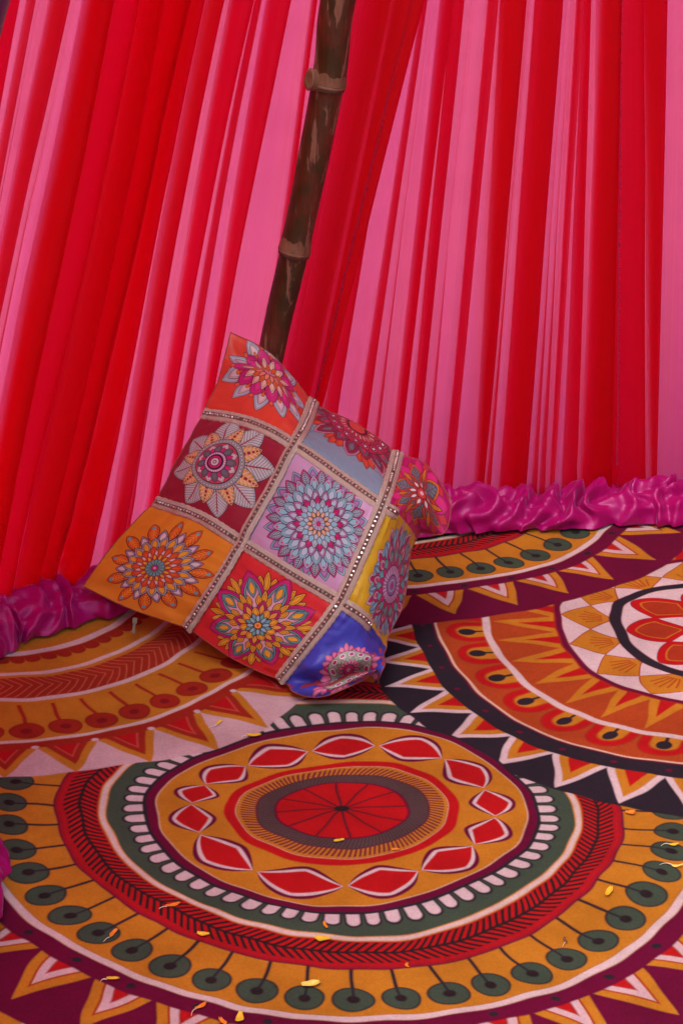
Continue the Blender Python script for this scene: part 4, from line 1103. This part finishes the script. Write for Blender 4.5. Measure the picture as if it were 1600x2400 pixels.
# ------------------------------------------------------------------ marigold petals fallen on the carpet
def petal_mat(name, a, b):
    q = Mat(name)
    q.link(q.ramp(q.noise(q.coords('Object', (1, 1, 1)), 180, 3), [(.35, a), (.65, b)]), q.p.inputs['Base Color'])
    q.set(rough=.55)
    q.p.inputs['Subsurface Weight'].default_value = .15
    q.p.inputs['Subsurface Radius'].default_value = (.004, .003, .001)
    return q.m
PM = {'yellow': petal_mat('yellow_petal', (.70, .48, .02), (.62, .34, .01)), 'orange': petal_mat('orange_petal', (.74, .24, .008), (.62, .14, .006)),
      'pale': petal_mat('pale_petal', (.78, .66, .16), (.66, .50, .06)), 'brown': petal_mat('dried_petal', (.20, .07, .012), (.12, .04, .01))}
tailm = petal_mat('petal_claw', (.70, .66, .58), (.62, .50, .36))
PETALS = [
    (-.162, 2.858, 'yellow', .012, .0036, 60, 'small yellow petal with a long pale claw on the white field below the cushion', 1),
    (-.114, 2.823, 'yellow', .019, .0048, 5, 'yellow petal lying across the edge of the white field and the medallion', 1),
    (-.192, 2.388, 'orange', .017, .0040, 35, 'orange petal with a curled white claw on the red chevron ring', 1),
    (-.153, 2.331, 'yellow', .015, .0048, -8, 'yellow petal on the plum rim of the chevron ring at left', 0),
    (-.014, 2.322, 'yellow', .019, .0066, -25, 'broad yellow petal on the lower edge of the chevron ring', 0),
    (-.011, 2.350, 'orange', .012, .0030, 85, 'thin orange petal standing just above the broad yellow petal', 0),
    (-.256, 2.330, 'orange', .017, .0036, 60, 'orange petal with a pale claw lying on a green dot at left', 1),
    (-.249, 2.239, 'yellow', .014, .0032, 10, 'narrow yellow petal on the white outer line at lower left', 1),
    (-.026, 2.234, 'pale', .021, .0070, 28, 'large pale yellow petal on a green dot at the front', 0),
    (-.147, 2.189, 'orange', .016, .0034, 55, 'orange petal with a curled claw on the plum border', 1),
    (-.104, 2.168, 'yellow', .017, .0058, 70, 'yellow petal at the front edge of the picture', 0),
    (-.121, 2.160, 'orange', .013, .0044, 100, 'orange petal half hidden beside the yellow one at the front edge', 0),
    (.003, 2.546, 'yellow', .013, .0034, 0, 'yellow petal on the dark ring of the medallion hub', 0),
    (.073, 2.529, 'orange', .010, .0030, 15, 'small orange petal on the red ring round the hub', 0),
    (.328, 2.431, 'yellow', .019, .0050, 80, 'yellow petal on the gold band at right', 0),
    (.375, 2.628, 'orange', .012, .0060, 20, 'crumpled orange petal under the dark navy field', 0),
    (.420, 2.546, 'yellow', .012, .0034, 5, 'shredded yellow petal on a green dot at the right edge', 1),
    (.418, 2.498, 'pale', .013, .0032, -20, 'shredded pale petal on the lower green dot at the right edge', 1),
    (.268, 2.330, 'brown', .009, .0026, 75, 'dried brown petal on the gold band at lower right', 1),
    (.084, 2.275, 'orange', .008, .0028, 100, 'tiny orange petal on the outer rim of the red ring', 0),
]
for k, (x, y, colr, L_, w, rot, label, claw) in enumerate(PETALS):
    r = random.Random(k + 5)
    L_ *= .95; w *= .74
    z0 = carpet_z(x, y) + .0012
    o = empty('petal', (x, y, z0)); o.rotation_euler = (0, 0, math.radians(rot))
    tag(o, label, 'petal', 'marigold petals on the carpet')
    V = []
    nl, nw = 12, 7
    bend, cup, tw = r.uniform(.15, .5), r.uniform(.2, .6), r.uniform(-.6, .6)
    for i in range(nl):
        t = i / (nl - 1)
        hw = w * (math.sin(math.pi * min(1, .10 + t * .84)) ** .6) * (1 + .10 * math.sin(t * 9 + k))
        for j in range(nw):
            v = j / (nw - 1) * 2 - 1
            xx = (t - .5) * L_ + (.0016 * math.cos(v * 7) if i == nl - 1 else 0)
            yy = v * hw * math.cos(tw * (t - .5)) + .002 * math.sin(t * 3 + k)
            zz = bend * L_ * (t - .4) ** 2 * 1.3 + cup * hw * v * v + abs(v * hw * math.sin(tw * (t - .5))) + .0004 * math.sin(v * 8)
            V.append((xx, yy, zz + .0003))
    b_ = mesh_obj('blade', V, grid_faces(nl, nw), PM[colr])
    b_.modifiers.new('thickness', 'SOLIDIFY').thickness = .00035
    b_.parent = o
    if claw:
        V, F = [], []
        cl = r.uniform(.010, .016); cv = r.uniform(-1.4, 1.4)
        for i in range(10):
            t = i / 9
            px_, py_ = -.5 * L_ - cl * math.sin(cv * t + .001) / (cv + .001), cl * (1 - math.cos(cv * t)) / (cv + .001)
            rr = .0007 * (1 - .5 * t)
            for h in range(5):
                an = 2 * math.pi * h / 5
                V.append((px_, py_ + rr * math.cos(an), .0012 + .0015 * math.sin(t * 3) + rr * math.sin(an)))
        F = [(i * 5 + h, i * 5 + (h + 1) % 5, (i + 1) * 5 + (h + 1) % 5, (i + 1) * 5 + h) for i in range(9) for h in range(5)]
        c_ = mesh_obj('claw', V, F, tailm); c_.parent = o
